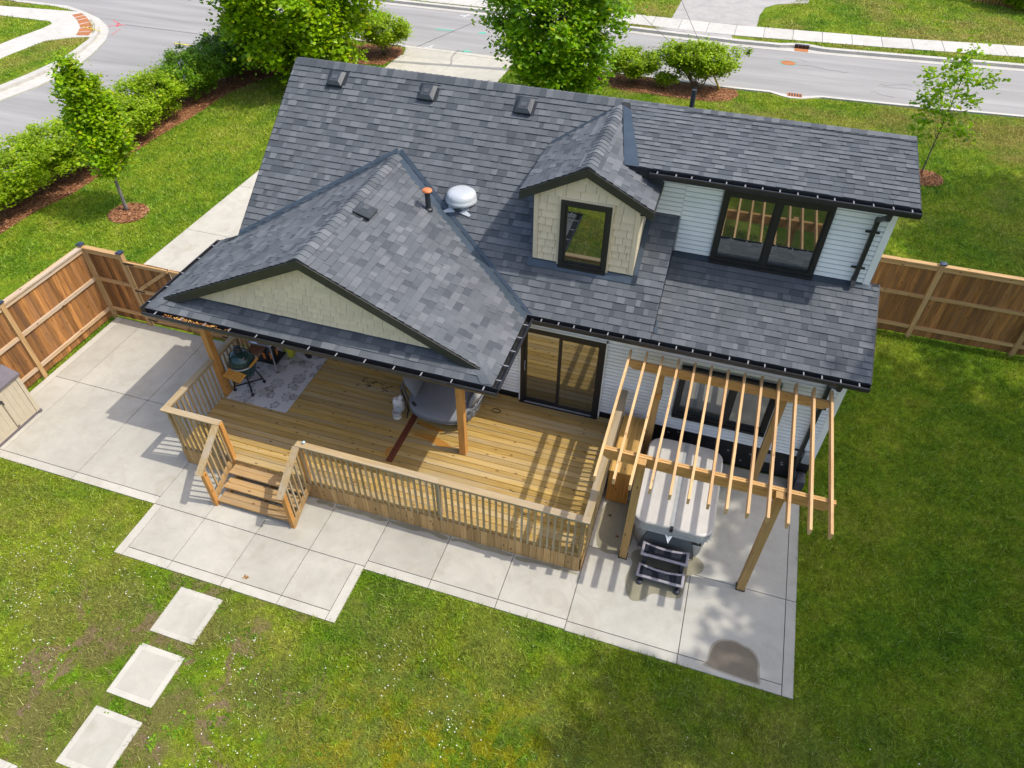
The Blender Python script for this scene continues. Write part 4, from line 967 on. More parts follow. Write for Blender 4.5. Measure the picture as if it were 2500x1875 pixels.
film([(-2.16, -2.2), (-2.17, -2.55), (-2.24, -2.45), (-2.27, -2.3)])
MAT['char'] = plain('charred_spots', (0.075, 0.052, 0.032), 0.8, 0.2, var=0.4)
for k in range(30):
    x, y = random.gauss(-3.30, 0.30), random.gauss(-0.62, 0.085); r = random.uniform(0.006, 0.03)
    film(blob((x, y), r*1.8, r*0.7, 10, 0.2, k), ZD+0.0045+k*1e-5, 'char')
rim = B().box(XA+0.01, XB-0.02, YF+0.012, YF+0.05, 0.40, ZD-0.037).box(XA+0.012, XA+0.05, YF+0.05, -0.02, 0.40, ZD-0.037).box(XB-0.06, XB-0.022, YF+0.05, -0.02, 0.40, ZD-0.037)
rim.obj('rim_joist', 'skirt', deck)
for k in range(7): B().box(-6.2+k*1.35, -6.16+k*1.35, -3.45, -0.05, 0.38, ZD-0.037).obj('joist', 'skirt', deck)
# skirt boards
sk = B().box(0, 0.134, -0.02, 0.0, 0.012, 0.475).mesh('skirt_board', 'skirt')
n = int((XB-XA)/0.1405)
for k in range(n): inst('skirt_board', sk, deck, Matrix.Translation((XA+k*0.1405, YF+0.012, random.uniform(-0.006, 0.0))))
sk2 = B().box(0, 0.02, 0, 0.134, 0.012, 0.475).mesh('skirt_board', 'skirt')
for x in (XB-0.022, XA-0.008):
    for k in range(24): inst('skirt_board', sk2, deck, Matrix.Translation((x, YF+0.02+k*0.1405, 0)))
# railing
def cap_x(x0, x1, y): B().box(x0, x1, y-0.07, y+0.07, ZRL-0.036, ZRL).obj('rail_cap', 'rail_x', deck); B().box(x0+0.02, x1-0.02, y-0.02, y+0.02, ZRL-0.125, ZRL-0.037).obj('top_rail', 'rail_x', deck)
def cap_y(y0, y1, x): B().box(x-0.07, x+0.07, y0, y1, ZRL-0.036, ZRL).obj('rail_cap', 'rail_y', deck); B().box(x-0.02, x+0.02, y0+0.02, y1-0.02, ZRL-0.125, ZRL-0.037).obj('top_rail', 'rail_y', deck)
YRl = YF+0.02
cap_x(XA-0.05, -5.16, YRl); cap_x(-3.46, -0.50, YRl); cap_x(-0.497, XB+0.06, YRl)
cap_y(YRl+0.072, -0.12, XA+0.02); cap_y(YRl+0.072, -0.13, XB-0.01)
bal = B().box(-0.0175, 0.0175, -0.0175, 0.0175, 0.50, ZRL-0.045).mesh('baluster', 'baluster')
for x0, x1 in ((XA+0.09, -5.22), (-3.36, XB-0.06)):
    k = int(round((x1-x0)/0.1243))
    for i in range(k+1): inst('baluster', bal, deck, Matrix.Translation((x0+(x1-x0)*i/k, YRl-0.038, 0)))
for x in (XA-0.02, XB+0.03):
    k = 26
    for i in range(k+1): inst('baluster', bal, deck, Matrix.Translation((x, YRl+0.10+i*0.1243, 0)))
for x, y in ((XA+0.06, YRl+0.03), (-5.19, YRl+0.02), (-3.43, YRl+0.02), (-0.55, YRl+0.03), (XB-0.06, YRl+0.03), (XB-0.06, -0.18), (XA+0.06, -0.18)):
    B().box(x-0.045, x+0.045, y-0.045, y+0.045, ZD+0.002 if abs(x+5.19) > .1 and abs(x+3.43) > .1 else 0.15, ZRL-0.038).obj('rail_post', 'post' if x in (-5.19, -3.43) else 'baluster', deck)
# stairs with three open treads
stairs = None
for x in (-4.30, -5.10, -3.56):
    st = B().box(x, x+0.04, -4.25, -3.56, 0.02, 0.12)
    for k in range(3): st.box(x, x+0.04, -4.26+k*0.265, -4.02+k*0.265, 0.10, 0.106+0.144*k+0.002)
    if stairs is None: stairs = st.obj('stairs', 'skirt', deck)
    else: st.obj('stringer', 'skirt', stairs)
for k, (y0, z) in enumerate(((-4.325, 0.146), (-4.065, 0.290), (-3.80, 0.434))):
    for j in (0, 1):
        B().box(-5.17+0.02, -3.47, y0+j*0.136, y0+j*0.136+0.13, z-0.038, z).obj('tread', 'tread', stairs)
for x in (-5.215, -3.425):
    B().box(x-0.045, x+0.045, -4.37, -4.28, 0.0, 1.0).obj('stair_post', 'post', stairs)
    B().beam((x, -3.60, 1.635), (x, -4.44, 1.045), 0.14, 0.036).obj('hand_rail', 'rail_y', stairs)
    B().beam((x, -3.62, 1.555), (x, -4.36, 1.035), 0.04, 0.08).obj('lower_rail', 'rail_y', stairs)
    sx = x+(0.035 if x > -4 else -0.035)
    B().beam((sx, -3.58, 0.47), (sx, -4.36, 0.09), 0.03, 0.16).obj('stair_side', 'skirt', stairs)
    for k in range(5):
        y = -3.70-k*0.132; z = 1.60+(y+3.60)*0.70; sb = 0.47+(y+3.58)*0.49-0.02
        B().box(sx-0.0175, sx+0.0175, y-0.0175, y+0.0175, sb, z).obj('stair_baluster', 'baluster', stairs)

# cedar box between the railing and the tub
bx = thing('wood_box', 'narrow cedar plank box between the deck railing and the hot tub', 'wooden box', (2.58, -0.9, 0))
MAT['cedar'] = wood('cedar_plank', 'z', (0.36, 0.15, 0.03), (0.52, 0.27, 0.06), rnd=0.15)
MAT['cedar_top'] = wood('cedar_lid', 'y', (0.42, 0.235, 0.055), (0.60, 0.38, 0.13), rnd=0.2)
for k in range(4): B().box(2.365+k*0.112, 2.365+k*0.112+0.108, -1.74, -1.715, 0.02, 0.965).obj('front_plank', 'cedar', bx)
for k in range(4): B().box(2.35+k*0.118, 2.35+k*0.118+0.113, -1.77, -0.18, 0.972, 1.0).obj('lid_plank', 'cedar_top', bx)
B().box(2.375, 2.80, -1.71, -0.2, 0.02, 0.965).obj('body', 'cedar', bx)

# ================================================================== the pergola
per = thing('pergola', 'open timber pergola of thin rafters over the hot tub', 'pergola', (4.15, -1.7, 0))
ZP = 2.83
raf = B().box(-0.021, 0.021, -3.53, -0.33, 0, 0.138).mesh('rafter', 'pergola_y')
for k in range(13):
    M = Matrix.Translation((2.285+k*0.3075, random.uniform(-0.02, 0.02), ZP+0.004)) @ Matrix.Rotation(math.radians(random.uniform(-0.5, 0.5)), 4, 'Z') @ Matrix.Rotation(0.02, 4, 'X')
    inst('rafter', raf, per, M)
for y0 in (-2.865, -2.82):
    B().add([(2.27, y0, ZP), (6.06, y0, ZP), (6.06, y0, ZP-0.13), (5.92, y0, ZP-0.235), (2.40, y0, ZP-0.235), (2.27, y0, ZP-0.13)]+[(x, y0+0.038, z) for x, z in ((2.27, ZP), (6.06, ZP), (6.06, ZP-0.13), (5.92, ZP-0.235), (2.40, ZP-0.235), (2.27, ZP-0.13))],
            [(0, 1, 2, 3, 4, 5), (11, 10, 9, 8, 7, 6)]+[(i, 6+i, 6+(i+1) % 6, (i+1) % 6) for i in range(6)]).obj('front_beam', 'pergola_x', per)
for y0 in (-0.52,):
    z = ZP
    B().add([(2.27, y0, z), (6.0, y0, z), (6.0, y0, z-0.13), (5.88, y0, z-0.20), (2.40, y0, z-0.20), (2.27, y0, z-0.13)]+[(x, y0+0.05, zz) for x, zz in ((2.27, z), (6.0, z), (6.0, z-0.13), (5.88, z-0.20), (2.40, z-0.20), (2.27, z-0.13))],
            [(0, 1, 2, 3, 4, 5), (11, 10, 9, 8, 7, 6)]+[(i, 6+i, 6+(i+1) % 6, (i+1) % 6) for i in range(6)]).obj('rear_beam', 'pergola_x', per)
for x, y, top in ((2.985, -2.94, ZP-0.01), (5.215, -2.94, ZP-0.01), (2.94, -0.40, ZP-0.21), (5.22, -0.40, ZP-0.21)):
    p = B().box(x-0.07, x+0.07, y-0.07, y+0.07, 0.012, top).obj('post', 'pergola_z', per)
    B().box(x-0.085, x+0.085, y-0.085, y+0.085, 0.0, 0.014).obj('post_base', 'black', p)
B().box(2.85, 3.03, -0.50, -0.32, 1.95, 2.08).obj('post_splice', 'post', per)

# ================================================================== fences
def fence_post(x, y, h, parent):
    p = B().box(x-0.055, x+0.055, y-0.055, y+0.055, -0.03, h).obj('fence_post', 'fence_post', parent)
    B().box(x-0.075, x+0.075, y-0.075, y+0.075, h, h+0.03).add([(x-0.075, y-0.075, h+0.03), (x+0.075, y-0.075, h+0.03), (x+0.075, y+0.075, h+0.03), (x-0.075, y+0.075, h+0.03), (x, y, h+0.055)], [(0, 1, 4), (1, 2, 4), (2, 3, 4), (3, 0, 4)]).obj('post_cap', 'cap_metal', p)
MAT['cap_metal'] = plain('post_cap_metal', (0.035, 0.05, 0.085), 0.35, 0.5, 0.2)
FH = 2.17
bdy = B().box(-0.01, 0.01, 0, 0.143, 0.04, FH-0.03).mesh('fence_board', 'fence')
bdx = B().box(0, 0.143, -0.01, 0.01, 0.04, FH-0.03).mesh('fence_board', 'fence')
def fence_y(label, x, y0, y1, posts, inner=1):
    f = thing('fence', label, 'fence', (x, y0, 0), 'board fences round the yard')
    k = 0; y = y1-0.2
    while y > y0: inst('fence_board', bdy, f, Matrix.Translation((x-inner*0.035, y, random.uniform(-0.02, 0.0)))); y -= 0.146
    ps = sorted(posts)
    for a, b in zip(ps[:-1], ps[1:]):
        for z in (0.30, 1.25): B().box(x-0.02*inner-0.0, x+0.03*inner, a+0.06, b-0.06, z-0.045, z+0.045).obj('fence_rail', 'fence_y', f)
        B().box(x-0.02, x+0.02, a+0.06, b-0.06, FH-0.14, FH-0.05).obj('fence_rail', 'fence_y', f)
        B().box(x-0.085, x+0.05, a+0.058, b-0.058, FH-0.028, FH+0.012).obj('fence_cap', 'fence_y', f)
    for p in ps: fence_post(x, p, FH+0.06, f)
fence_y('weathered board fence running along the left side of the concrete court', -11.50, -6.9, 0.16, (0.16, -2.33, -4.82, -7.3))
def fence_x(label, y, x0, x1, posts, group='board fences round the yard', skip=()):
    f = thing('fence', label, 'fence', (x0, y, 0), group)
    x = x0
    while x < x1-0.1: inst('fence_board', bdx, f, Matrix.Translation((x, y+0.035, random.uniform(-0.02, 0.0)))); x += 0.146
    ps = sorted(posts)
    for a, b in zip(ps[:-1], ps[1:]):
        for z in (0.30, 1.25): B().box(a+0.06, b-0.06, y-0.03, y+0.022, z-0.045, z+0.045).obj('fence_rail', 'fence_x', f)
        B().box(a+0.06, b-0.06, y-0.02, y+0.02, FH-0.14, FH-0.05).obj('fence_rail', 'fence_x', f)
        B().box(a+0.058, b-0.058, y-0.05, y+0.085, FH-0.028, FH+0.012).obj('fence_cap', 'fence_x', f)
    for p in ps:
        if p not in skip: fence_post(p, y, FH+0.06 if p not in (6.36,) else FH, f)
fence_x('short board fence panel between the corner post and the gate', 0.16, -11.42, -10.36, (-11.5, -10.33), skip=(-11.5,))
fence_x('board fence on the lawn at the right side of the house', 5.95, 6.4, 16.2, (6.36, 8.78, 11.24, 13.7, 16.2))
# far fence across the road
ff = thing('fence', 'dark board fence far across the road at the top right', 'fence', (15, 38.8, 0), 'board fences round the yard')
for k in range(60): inst('fence_board', bdx, ff, Matrix.Translation((12.5+k*0.15, 39.55-k*0.055, -0.05)))
for k in range(4): B().box(12.5+k*2.2, 12.6+k*2.2, 39.5-k*0.81, 39.6-k*0.81, -0.03, FH).obj('fence_post', 'fence_post', ff)
# gates: two leaves hung in front of the driveway
def gate(label, x0, x1, hinge):
    g = thing('gate', label, 'gate', (x0, 0.16, 0), 'gate leaves beside the house')
    n = int((x1-x0)/0.146); w = (x1-x0)/n; me = B().box(0.002, w-0.002, -0.01, 0.01, 0.06, 2.03).mesh('gate_board', 'fence')
    for k in range(n): inst('gate_board', me, g, Matrix.Translation((x0+k*w, 0.165, random.uniform(-0.008, 0.004))))
    for z in (0.22, 1.15, 1.97): B().box(x0+0.01, x1-0.01, 0.105, 0.154, z-0.045, z+0.045).obj('gate_rail', 'fence_x', g)
    a, b = (x0+0.1, x1-0.1) if hinge == 'l' else (x1-0.1, x0+0.1)
    for z0, z1 in ((0.27, 1.10), (1.20, 1.92)): B().beam((a, 0.128, z0), (b, 0.128, z1), 0.04, 0.085, (0, 0, 1)).obj('gate_brace', 'fence_x', g)
    hx = x0 if hinge == 'l' else x1; sg = 1 if hinge == 'l' else -1
    for z in (0.22, 1.15, 1.97): B().box(min(hx-0.06*sg, hx+0.24*sg), max(hx-0.06*sg, hx+0.24*sg), 0.096, 0.104, z-0.022, z+0.022).obj('hinge', 'black', g)
    B().box((x1-0.06) if hinge == 'l' else x0+0.02, (x1-0.02) if hinge == 'l' else x0+0.06, 0.09, 0.104, 0.95, 1.07).obj('latch', 'black', g)
gate('left gate leaf hung on the capped post beside the short panel', -10.24, -9.03, 'l')
gate('right gate leaf partly hidden under the porch eave', -9.0, -7.80, 'r')
fence_x('fence stub between the right gate leaf and the house, under the porch eave', 0.16, -7.68, -6.2, (-7.72, -6.25))

# ================================================================== hot tub
def rrect(x0, x1, y0, y1, r, n=7):
    pts = []
    for cx, cy, a0 in ((x1-r, y1-r, 0), (x0+r, y1-r, 90), (x0+r, y0+r, 180), (x1-r, y0+r, 270)):
        for k in range(n): a = math.radians(a0+90*k/(n-1)); pts.append((cx+r*math.cos(a), cy+r*math.sin(a)))
    return pts
def loft(rings, cap=True):                    # rings: (polygon, z)
    m = B(); n = len(rings[0][0])
    for poly, z in rings: m.v += [(x, y, z) for x, y in poly]
    for i in range(len(rings)-1):
        for j in range(n): j2 = (j+1) % n; m.f.append((i*n+j, i*n+j2, (i+1)*n+j2, (i+1)*n+j))
    if cap: m.f += [tuple(range(n))[::-1], tuple(range((len(rings)-1)*n, len(rings)*n))]
    return m
MAT['tub'] = plain('tub_shell', (0.36, 0.365, 0.365), 0.5, 0.3, var=0.06); MAT['tub_panel'] = plain('tub_panel', (0.115, 0.125, 0.13), 0.5, 0.35, var=0.1)
def _vinyl():
    t = Mt('cover_vinyl', 0.42, 0.4); p = t.pos(); w = t.noise(p, 2.5, 5, 0.6, 0.5)
    t.col(t.val((0.50, 0.475, 0.43), t.mr(w, 0.3, 0.7, 0.93, 1.05))).bump(w, 0.25, 0.03); return t.m
MAT['vinyl'] = _vinyl(); MAT['vinyl_skirt'] = plain('cover_skirt_vinyl', (0.33, 0.34, 0.335), 0.3, 0.5, var=0.12, scale=12)
X0, X1, Y0, Y1 = 3.03, 4.46, -2.70, -0.56
tub = thing('hot_tub', 'grey hot tub with a folded light vinyl cover under the pergola', 'hot tub', (3.75, -1.63, 0))
loft([(rrect(X0+0.06, X1-0.06, Y0+0.06, Y1-0.06, 0.30), 0.004), (rrect(X0+0.03, X1-0.03, Y0+0.03, Y1-0.03, 0.30), 0.45), (rrect(X0, X1, Y0, Y1, 0.28), 0.80), (rrect(X0, X1, Y0, Y1, 0.28), 0.84)]).obj('shell', 'tub', tub, True)
# darker curved front panel, 6 mm proud of the shell
fp_ = []
for i in range(9):
    z = 0.03+i*0.093; hw = 0.52-0.16*(i/8)**1.5; yy = Y0+0.055-0.05*(z/0.8)-0.008
    fp_.append([(3.75+hw*u, yy+0.004*abs(u), z) for u in np.linspace(-1, 1, 9)])
m = B(); m.v = [q for r in fp_ for q in r]; m.f = [(i*9+j, i*9+j+1, (i+1)*9+j+1, (i+1)*9+j) for i in range(8) for j in range(8)]
m.obj('front_panel', 'tub_panel', tub)
for sgn in (-1, 1):
    B().tube([(3.75+sgn*(0.53-0.16*(i/8)**1.5), Y0+0.055-0.05*((0.03+i*0.093)/0.8)-0.010, 0.03+i*0.093) for i in range(9)], 0.006, 5).obj('panel_seam', 'black', tub)
B().box(4.18, 4.34, Y0-0.012, Y0+0.05, 0.60, 0.70).obj('vent_grille', 'black', tub)
cv = B()
for a, b, nm in ((Y0-0.03, (Y0+Y1)/2-0.006, 0), ((Y0+Y1)/2+0.006, Y1+0.03, 1)): pass
half = (X0+X1)/2
def coverhalf(xa, xb, left):
    pts = rrect(X0-0.03, X1+0.03, Y0-0.03, Y1+0.03, 0.26, 9)
    reg = [(xa, -9), (xb, -9), (xb, 9), (xa, 9)]
    def ring(ins, z, crown=0.0):
        p = clip(ccw([(x, y) for x, y in rrect(X0-0.03+ins, X1+0.03-ins, Y0-0.03+ins, Y1+0.03-ins, 0.26, 9)]), reg)
        return [(x, y, z+crown*(1-abs(x-half)/0.75)) for x, y in p]
    return ring
for xa, xb in ((X0-0.1, half-0.004), (half+0.004, X1+0.1)):
    rg = coverhalf(xa, xb, 0); m = B(); rs = [rg(0, 0.86), rg(0, 0.915, 0.02), rg(0.012, 0.93, 0.03), rg(0.03, 0.937, 0.035)]
    n = len(rs[0])
    if all(len(r) == n for r in rs):
        for r in rs: m.v += r
        for i in range(3):
            for j in range(n): j2 = (j+1) % n; m.f.append((i*n+j, i*n+j2, (i+1)*n+j2, (i+1)*n+j))
        m.f.append(tuple(range(3*n, 4*n)))
    m.obj('cover_half', 'vinyl', tub)
B().box(half-0.045, half+0.045, Y0+0.0, Y1-0.0, 0.962, 0.9745).obj('hinge_flap', 'vinyl_skirt', tub)
# wrinkled skirt of the cover
m = B(); sk_ = rrect(X0-0.035, X1+0.035, Y0-0.035, Y1+0.035, 0.26, 14); n = len(sk_)
for zi, (z, o) in enumerate(((0.90, 0.0), (0.85, 0.012), (0.79, 0.006), (0.735, 0.022))):
    for k, (x, y) in enumerate(sk_):
        w = o*(1+0.9*math.sin(k*2.3+zi)); dx, dy = x-half, y-(Y0+Y1)/2; L = math.hypot(dx, dy)
        m.v.append((x+dx/L*w, y+dy/L*w, z-(0.012*math.sin(k*1.7+zi*2) if zi == 3 else 0)))
m.f = [(i*n+j, i*n+(j+1) % n, (i+1)*n+(j+1) % n, (i+1)*n+j) for i in range(3) for j in range(n)]
m.obj('cover_skirt', 'vinyl_skirt', tub, True)
B().add([(half-0.09, Y0-0.055, 0.76), (half+0.05, Y0-0.055, 0.76), (half+0.0, Y0-0.13, 0.60), (half-0.02, Y0-0.06, 0.72)], [(0, 3, 2), (3, 1, 2)]).obj('corner_flap', 'trim', tub)
B().box(half-0.03, half+0.03, Y0-0.06, Y0-0.0, 0.86, 0.98).obj('buckle', 'black', tub)

# two-step tub stair
stp = thing('tub_steps', 'two-tier dark plastic step with pale rims in front of the hot tub', 'steps', (3.74, -3.1, 0))
MAT['rim_plastic'] = plain('step_rim', (0.265, 0.25, 0.275), 0.5, 0.35, var=0.06); MAT['mat_rubber'] = plain('step_mat', (0.016, 0.019, 0.025), 0.85, 0.12, var=0.4, scale=14)
for y0, y1, z in ((-3.42, -3.12, 0.21), (-3.09, -2.78, 0.43)):
    def crv(ins):
        pts = []
        for u in np.linspace(-1, 1, 11): pts.append((3.74+u*(0.44-ins), y0+ins+0.0*u))
        for u in np.linspace(1, -1, 11): pts.append((3.74+u*(0.44-ins), y1-ins-0.05*(1-u*u)))
        return pts
    o = loft([(crv(0.012), z-0.05), (crv(0.0), z-0.03), (crv(0.0), z-0.008), (crv(0.012), z), (crv(0.045), z), (crv(0.052), z-0.012)], True).obj('step_rim', 'rim_plastic', stp, True)
    n = 22; loft([(crv(0.05), z-0.02), (crv(0.05), z-0.009)]).obj('step_mat', 'mat_rubber', o)
for x in (3.36, 4.06):
    B().box(x, x+0.07, -3.36, -3.14, 0.03, 0.165).box(x, x+0.07, -3.08, -2.82, 0.03, 0.38).obj('leg_panel', 'dark_plastic', stp)
    B().lathe([(0.055, -0.0), (0.062, 0.02), (0.055, 0.06)], (x+0.035, -3.42, 0.0), 12).obj('foot', 'dark_plastic', stp, True)
B().box(3.43, 4.06, -2.86, -2.83, 0.04, 0.38).obj('back_panel', 'dark_plastic', stp); B().box(3.36, 4.12, -3.13, -3.115, 0.03, 0.16).obj('riser_panel', 'dark_plastic', stp)

# ================================================================== resin storage shed
shed = thing('storage_shed', 'beige resin storage shed with dark lid at the left frame edge', 'storage shed', (-11.05, -3.95, 0))
MAT['resin'] = plain('beige_resin', (0.46, 0.40, 0.30), 0.6, 0.25, var=0.05); MAT['lid'] = plain('dark_resin_lid', (0.13, 0.115, 0.125), 0.5, 0.35, var=0.12)
SX, SY0, SY1, SH = -10.67, -4.57, -3.31, 1.17
B().box(-11.38, SX-0.05, SY0+0.02, SY1-0.02, 0.0, SH-0.02).obj('body', 'resin', shed)
B().box(-11.40, SX+0.0, SY0, SY1, 0.0, 0.045).obj('base', 'lid', shed)
for a, b in ((SY0+0.01, -3.945), (-3.925, SY1-0.09)):
    d = B().box(SX-0.05, SX-0.012, a, b, 0.06, SH-0.04).obj('door', 'resin', shed)
    nn = 4; 
    for k in range(nn):
        y = a+(b-a)*(k+0.5)/nn
        B().box(SX-0.016, SX-0.005, y-0.052, y+0.052, 0.16, SH-0.12).obj('door_rib', 'resin', d)
B().box(SX-0.06, SX+0.004, SY1-0.085, SY1, 0.05, SH-0.02).obj('corner_trim', 'resin', shed)
B().box(SX-0.02, SX+0.03, SY1-0.06, SY1+0.02, 0.0, 0.07).obj('foot', 'lid', shed)
B().box(SX-0.01, SX+0.012, -3.99, -3.93, 0.86, 0.93).box(SX-0.01, SX+0.012, -3.92, -3.90, 0.78, 0.90).obj('latch', 'dark_plastic', shed)
B().box(SX-0.01, SX+0.006, -3.915, -3.885, 0.09, 0.12).obj('bolt', 'dark_plastic', shed)
lidp = B().add([(SX+0.04, SY0-0.04, SH-0.03), (SX+0.04, SY1+0.03, SH-0.03), (-11.42, SY1+0.03, SH+0.12), (-11.42, SY0-0.04, SH+0.12), (SX+0.04, SY0-0.04, SH+0.02), (SX+0.04, SY1+0.03, SH+0.02), (-11.0, SY1+0.03, SH+0.16), (-11.42, SY1+0.03, SH+0.19), (-11.42, SY0-0.04, SH+0.19), (-11.0, SY0-0.04, SH+0.16)],
         [(0, 1, 5, 4), (4, 5, 6, 9), (9, 6, 7, 8), (1, 2, 7, 6, 5), (3, 0, 4, 9, 8), (2, 3, 8, 7), (0, 3, 2, 1)]).obj('lid', 'lid', shed)

# ================================================================== things on the deck
def _rug():
    t = Mt('floral_rug', 0.95, 0.1); p = t.pos()
    c = t.mix(t.noise(p, 30, 3), (0.44, 0.44, 0.45), (0.53, 0.525, 0.52))
    wob = t.n('VectorMath', operation='ADD'); t.l(p, wob.inputs[0]); nz = t.n('TexNoise'); t.l(p, nz.inputs['Vector']); nz.inputs['Scale'].default_value = 4.0
    t.l(t.vmath('MULTIPLY', t.vmath('SUBTRACT', nz.outputs['Color'], (0.5, 0.5, 0.5)), (0.12, 0.12, 0)), wob.inputs[1]); p = wob.outputs[0]
    def flower(c, scale, off, petals, R_, wd, ink, fill=None, amt=0.9):
        q = t.mapv(p, (scale, scale, 0), off); v = t.n('TexVoronoi'); t.l(q, v.inputs['Vector']); v.inputs['Scale'].default_value = 1.0
        d = t.vmath('SUBTRACT', q, v.outputs['Position']); sx = t.n('SeparateXYZ'); t.l(d, sx.inputs[0])
        a = t.math('ARCTAN2', sx.outputs[1], sx.outputs[0]); r = t.vmath('LENGTH', d, (0, 0, 0))
        pr = t.math('MULTIPLY', t.math('ADD', 0.35, t.math('MULTIPLY', t.math('ABSOLUTE', t.math('SINE', t.math('MULTIPLY', a, petals/2))), 0.65)), R_)
        e = t.math('ABSOLUTE', t.math('SUBTRACT', r, pr)); line = t.mr(e, wd, wd*2.2, 1, 0)
        ray = t.math('MULTIPLY', t.mr(t.math('ABSOLUTE', t.math('SINE', t.math('MULTIPLY', a, petals))), 0.12, 0.3, 1, 0), t.math('LESS_THAN', r, R_*1.1))
        bw_ = t.n('RGBToBW'); t.l(v.outputs['Color'], bw_.inputs[0]); keep = t.math('GREATER_THAN', bw_.outputs[0], 0.22)
        if fill: c = t.mix(t.math('MULTIPLY', t.math('MULTIPLY', t.math('LESS_THAN', r, pr), keep), 0.6), c, fill)
        return t.mix(t.math('MULTIPLY', t.math('MULTIPLY', t.math('MAXIMUM', line, ray), keep), amt), c, ink)
    c = flower(c, 1.9, (0.3, 0.7, 0), 5, 0.30, 0.02, (0.30, 0.29, 0.27), (0.34, 0.33, 0.31), 0.7)
    c = flower(c, 2.3, (3.3, 1.7, 0), 8, 0.36, 0.016, (0.13, 0.135, 0.13), None, 0.85)
    c = flower(c, 3.4, (7.3, 4.1, 0), 5, 0.34, 0.03, (0.10, 0.105, 0.105), None, 0.8)
    c = flower(c, 2.0, (11.0, 2.2, 0), 3, 0.25, 0.01, (0.44, 0.31, 0.29), (0.47, 0.34, 0.32), 0.6)
    t.col(c); return t.m
MAT['rug'] = _rug()
rug = B().box(-6.34, -4.82, -2.06, -0.06, ZD+0.003, ZD+0.013).obj('rug', 'rug'); tag(rug, 'pale floral patterned outdoor rug under the grills', 'rug')
MAT['egg'] = plain('green_ceramic', (0.008, 0.040, 0.038), 0.18, 0.6, var=0.25, scale=40); MAT['steel'] = plain('brushed_steel', (0.55, 0.56, 0.58), 0.28, 0.5, 0.85, 0.06)
MAT['iron'] = plain('black_iron', (0.015, 0.016, 0.018), 0.45, 0.4)
MAT['shelf_o'] = wood('orange_shelf_wood', 'y', (0.50, 0.22, 0.035), (0.66, 0.34, 0.07), rnd=0.06, knots=0.1); MAT['shelf_b'] = wood('brown_shelf_wood', 'x', (0.16, 0.075, 0.04), (0.28, 0.15, 0.085), rnd=0.06, knots=0.1)
KC = (-6.03, -1.58); Z0 = ZD+0.013
gr = thing('kamado_grill', 'dark green egg-shaped ceramic grill on a black wheeled stand', 'grill', (KC[0], KC[1], Z0))
B().lathe([(0.10, 0.40), (0.19, 0.43), (0.245, 0.50), (0.272, 0.60), (0.28, 0.72), (0.278, 0.76)], (*KC, Z0), 32).obj('bowl', 'egg', gr, True)
B().lathe([(0.278, 0.775), (0.286, 0.80), (0.28, 0.86), (0.255, 0.94), (0.21, 1.01), (0.15, 1.06), (0.085, 1.08)], (*KC, Z0), 32).obj('dome', 'egg', gr, True)
B().lathe([(0.284, 0.735), (0.290, 0.745), (0.290, 0.76), (0.284, 0.768)], (*KC, Z0), 32).obj('band', 'steel', gr, True)
B().lathe([(0.284, 0.785), (0.292, 0.79), (0.292, 0.812), (0.284, 0.82)], (*KC, Z0), 32).obj('band', 'iron', gr, True)
B().lathe([(0.09, 1.07), (0.09, 1.10), (0.075, 1.12), (0.078, 1.19), (0.06, 1.21), (0.01, 1.215)], (*KC, Z0), 20).obj('chimney_cap', 'iron', gr, True)
a = V((0.42, -0.35, 0.84)).normalized()
th = V((KC[0], KC[1], Z0+0.80))+V((0.155, -0.10, 0.195))
B().tube([th, th+a*0.025], 0.038, 16).obj('thermometer', 'steel', gr)
B().beam((KC[0]+0.30, KC[1]-0.12, Z0+0.80), (KC[0]+0.34, KC[1]+0.14, Z0+0.86), 0.035, 0.04).obj('lid_handle', 'shelf_o', gr)
B().box(KC[0]-0.09, KC[0]+0.09, KC[1]-0.30, KC[1]-0.26, Z0+0.62, Z0+0.70).obj('draft_door', 'steel', gr)
for x, y in ((-6.27, -1.80), (-5.80, -1.82), (-5.79, -1.36), (-6.26, -1.35)):
    mx = KC[0]+(x-KC[0])*0.62; my = KC[1]+(y-KC[1])*0.62
    l = B().tube([(mx, my, Z0+0.66), (mx+(x-mx)*0.25, my+(y-my)*0.25, Z0+0.42), (x, y, Z0+0.10)], 0.016, 8).obj('leg', 'iron', gr, True)
    B().tube([(x-0.018, y, Z0+0.04), (x+0.018, y, Z0+0.04)], 0.038, 14).obj('caster', 'iron', l)
B().beam((-6.25, -1.79, Z0+0.14), (-5.80, -1.37, Z0+0.14), 0.025, 0.025).obj('cross_bar', 'iron', gr); B().beam((-5.80, -1.80, Z0+0.155), (-6.25, -1.36, Z0+0.155), 0.025, 0.025).obj('cross_bar', 'iron', gr)
B().tube([(KC[0]+0.20*math.cos(k*math.pi/10), KC[1]+0.20*math.sin(k*math.pi/10), Z0+0.45) for k in range(21)], 0.012, 6).obj('support_ring', 'iron', gr)
def slat_shelf(parent, c, du, dv, mat, n):    # flat slatted side shelf
    c, du, dv = V(c), V(du), V(dv); sh = B().beam(c-du*0.5-dv*0.46, c+du*0.5-dv*0.46, 0.04, 0.022).obj('side_shelf', mat, parent)
    B().beam(c-du*0.5+dv*0.46, c+du*0.5+dv*0.46, 0.04, 0.022).obj('shelf_edge', mat, sh)
    for k in range(n):
        p = c+du*((k+0.5)/n-0.5); B().beam(p-dv*0.44, p+dv*0.44, du.length/n*0.78, 0.018).obj('slat', mat, sh)
slat_shelf(gr, (-5.98, -1.955, Z0+0.70), (0.46, -0.06, -0.03), (0.03, 0.20, 0.05), 'shelf_o', 9)
slat_shelf(gr, (-6.05, -1.06, Z0+0.68), (0.36, 0.0, 0), (0.0, 0.28, 0.0), 'shelf_b', 8)
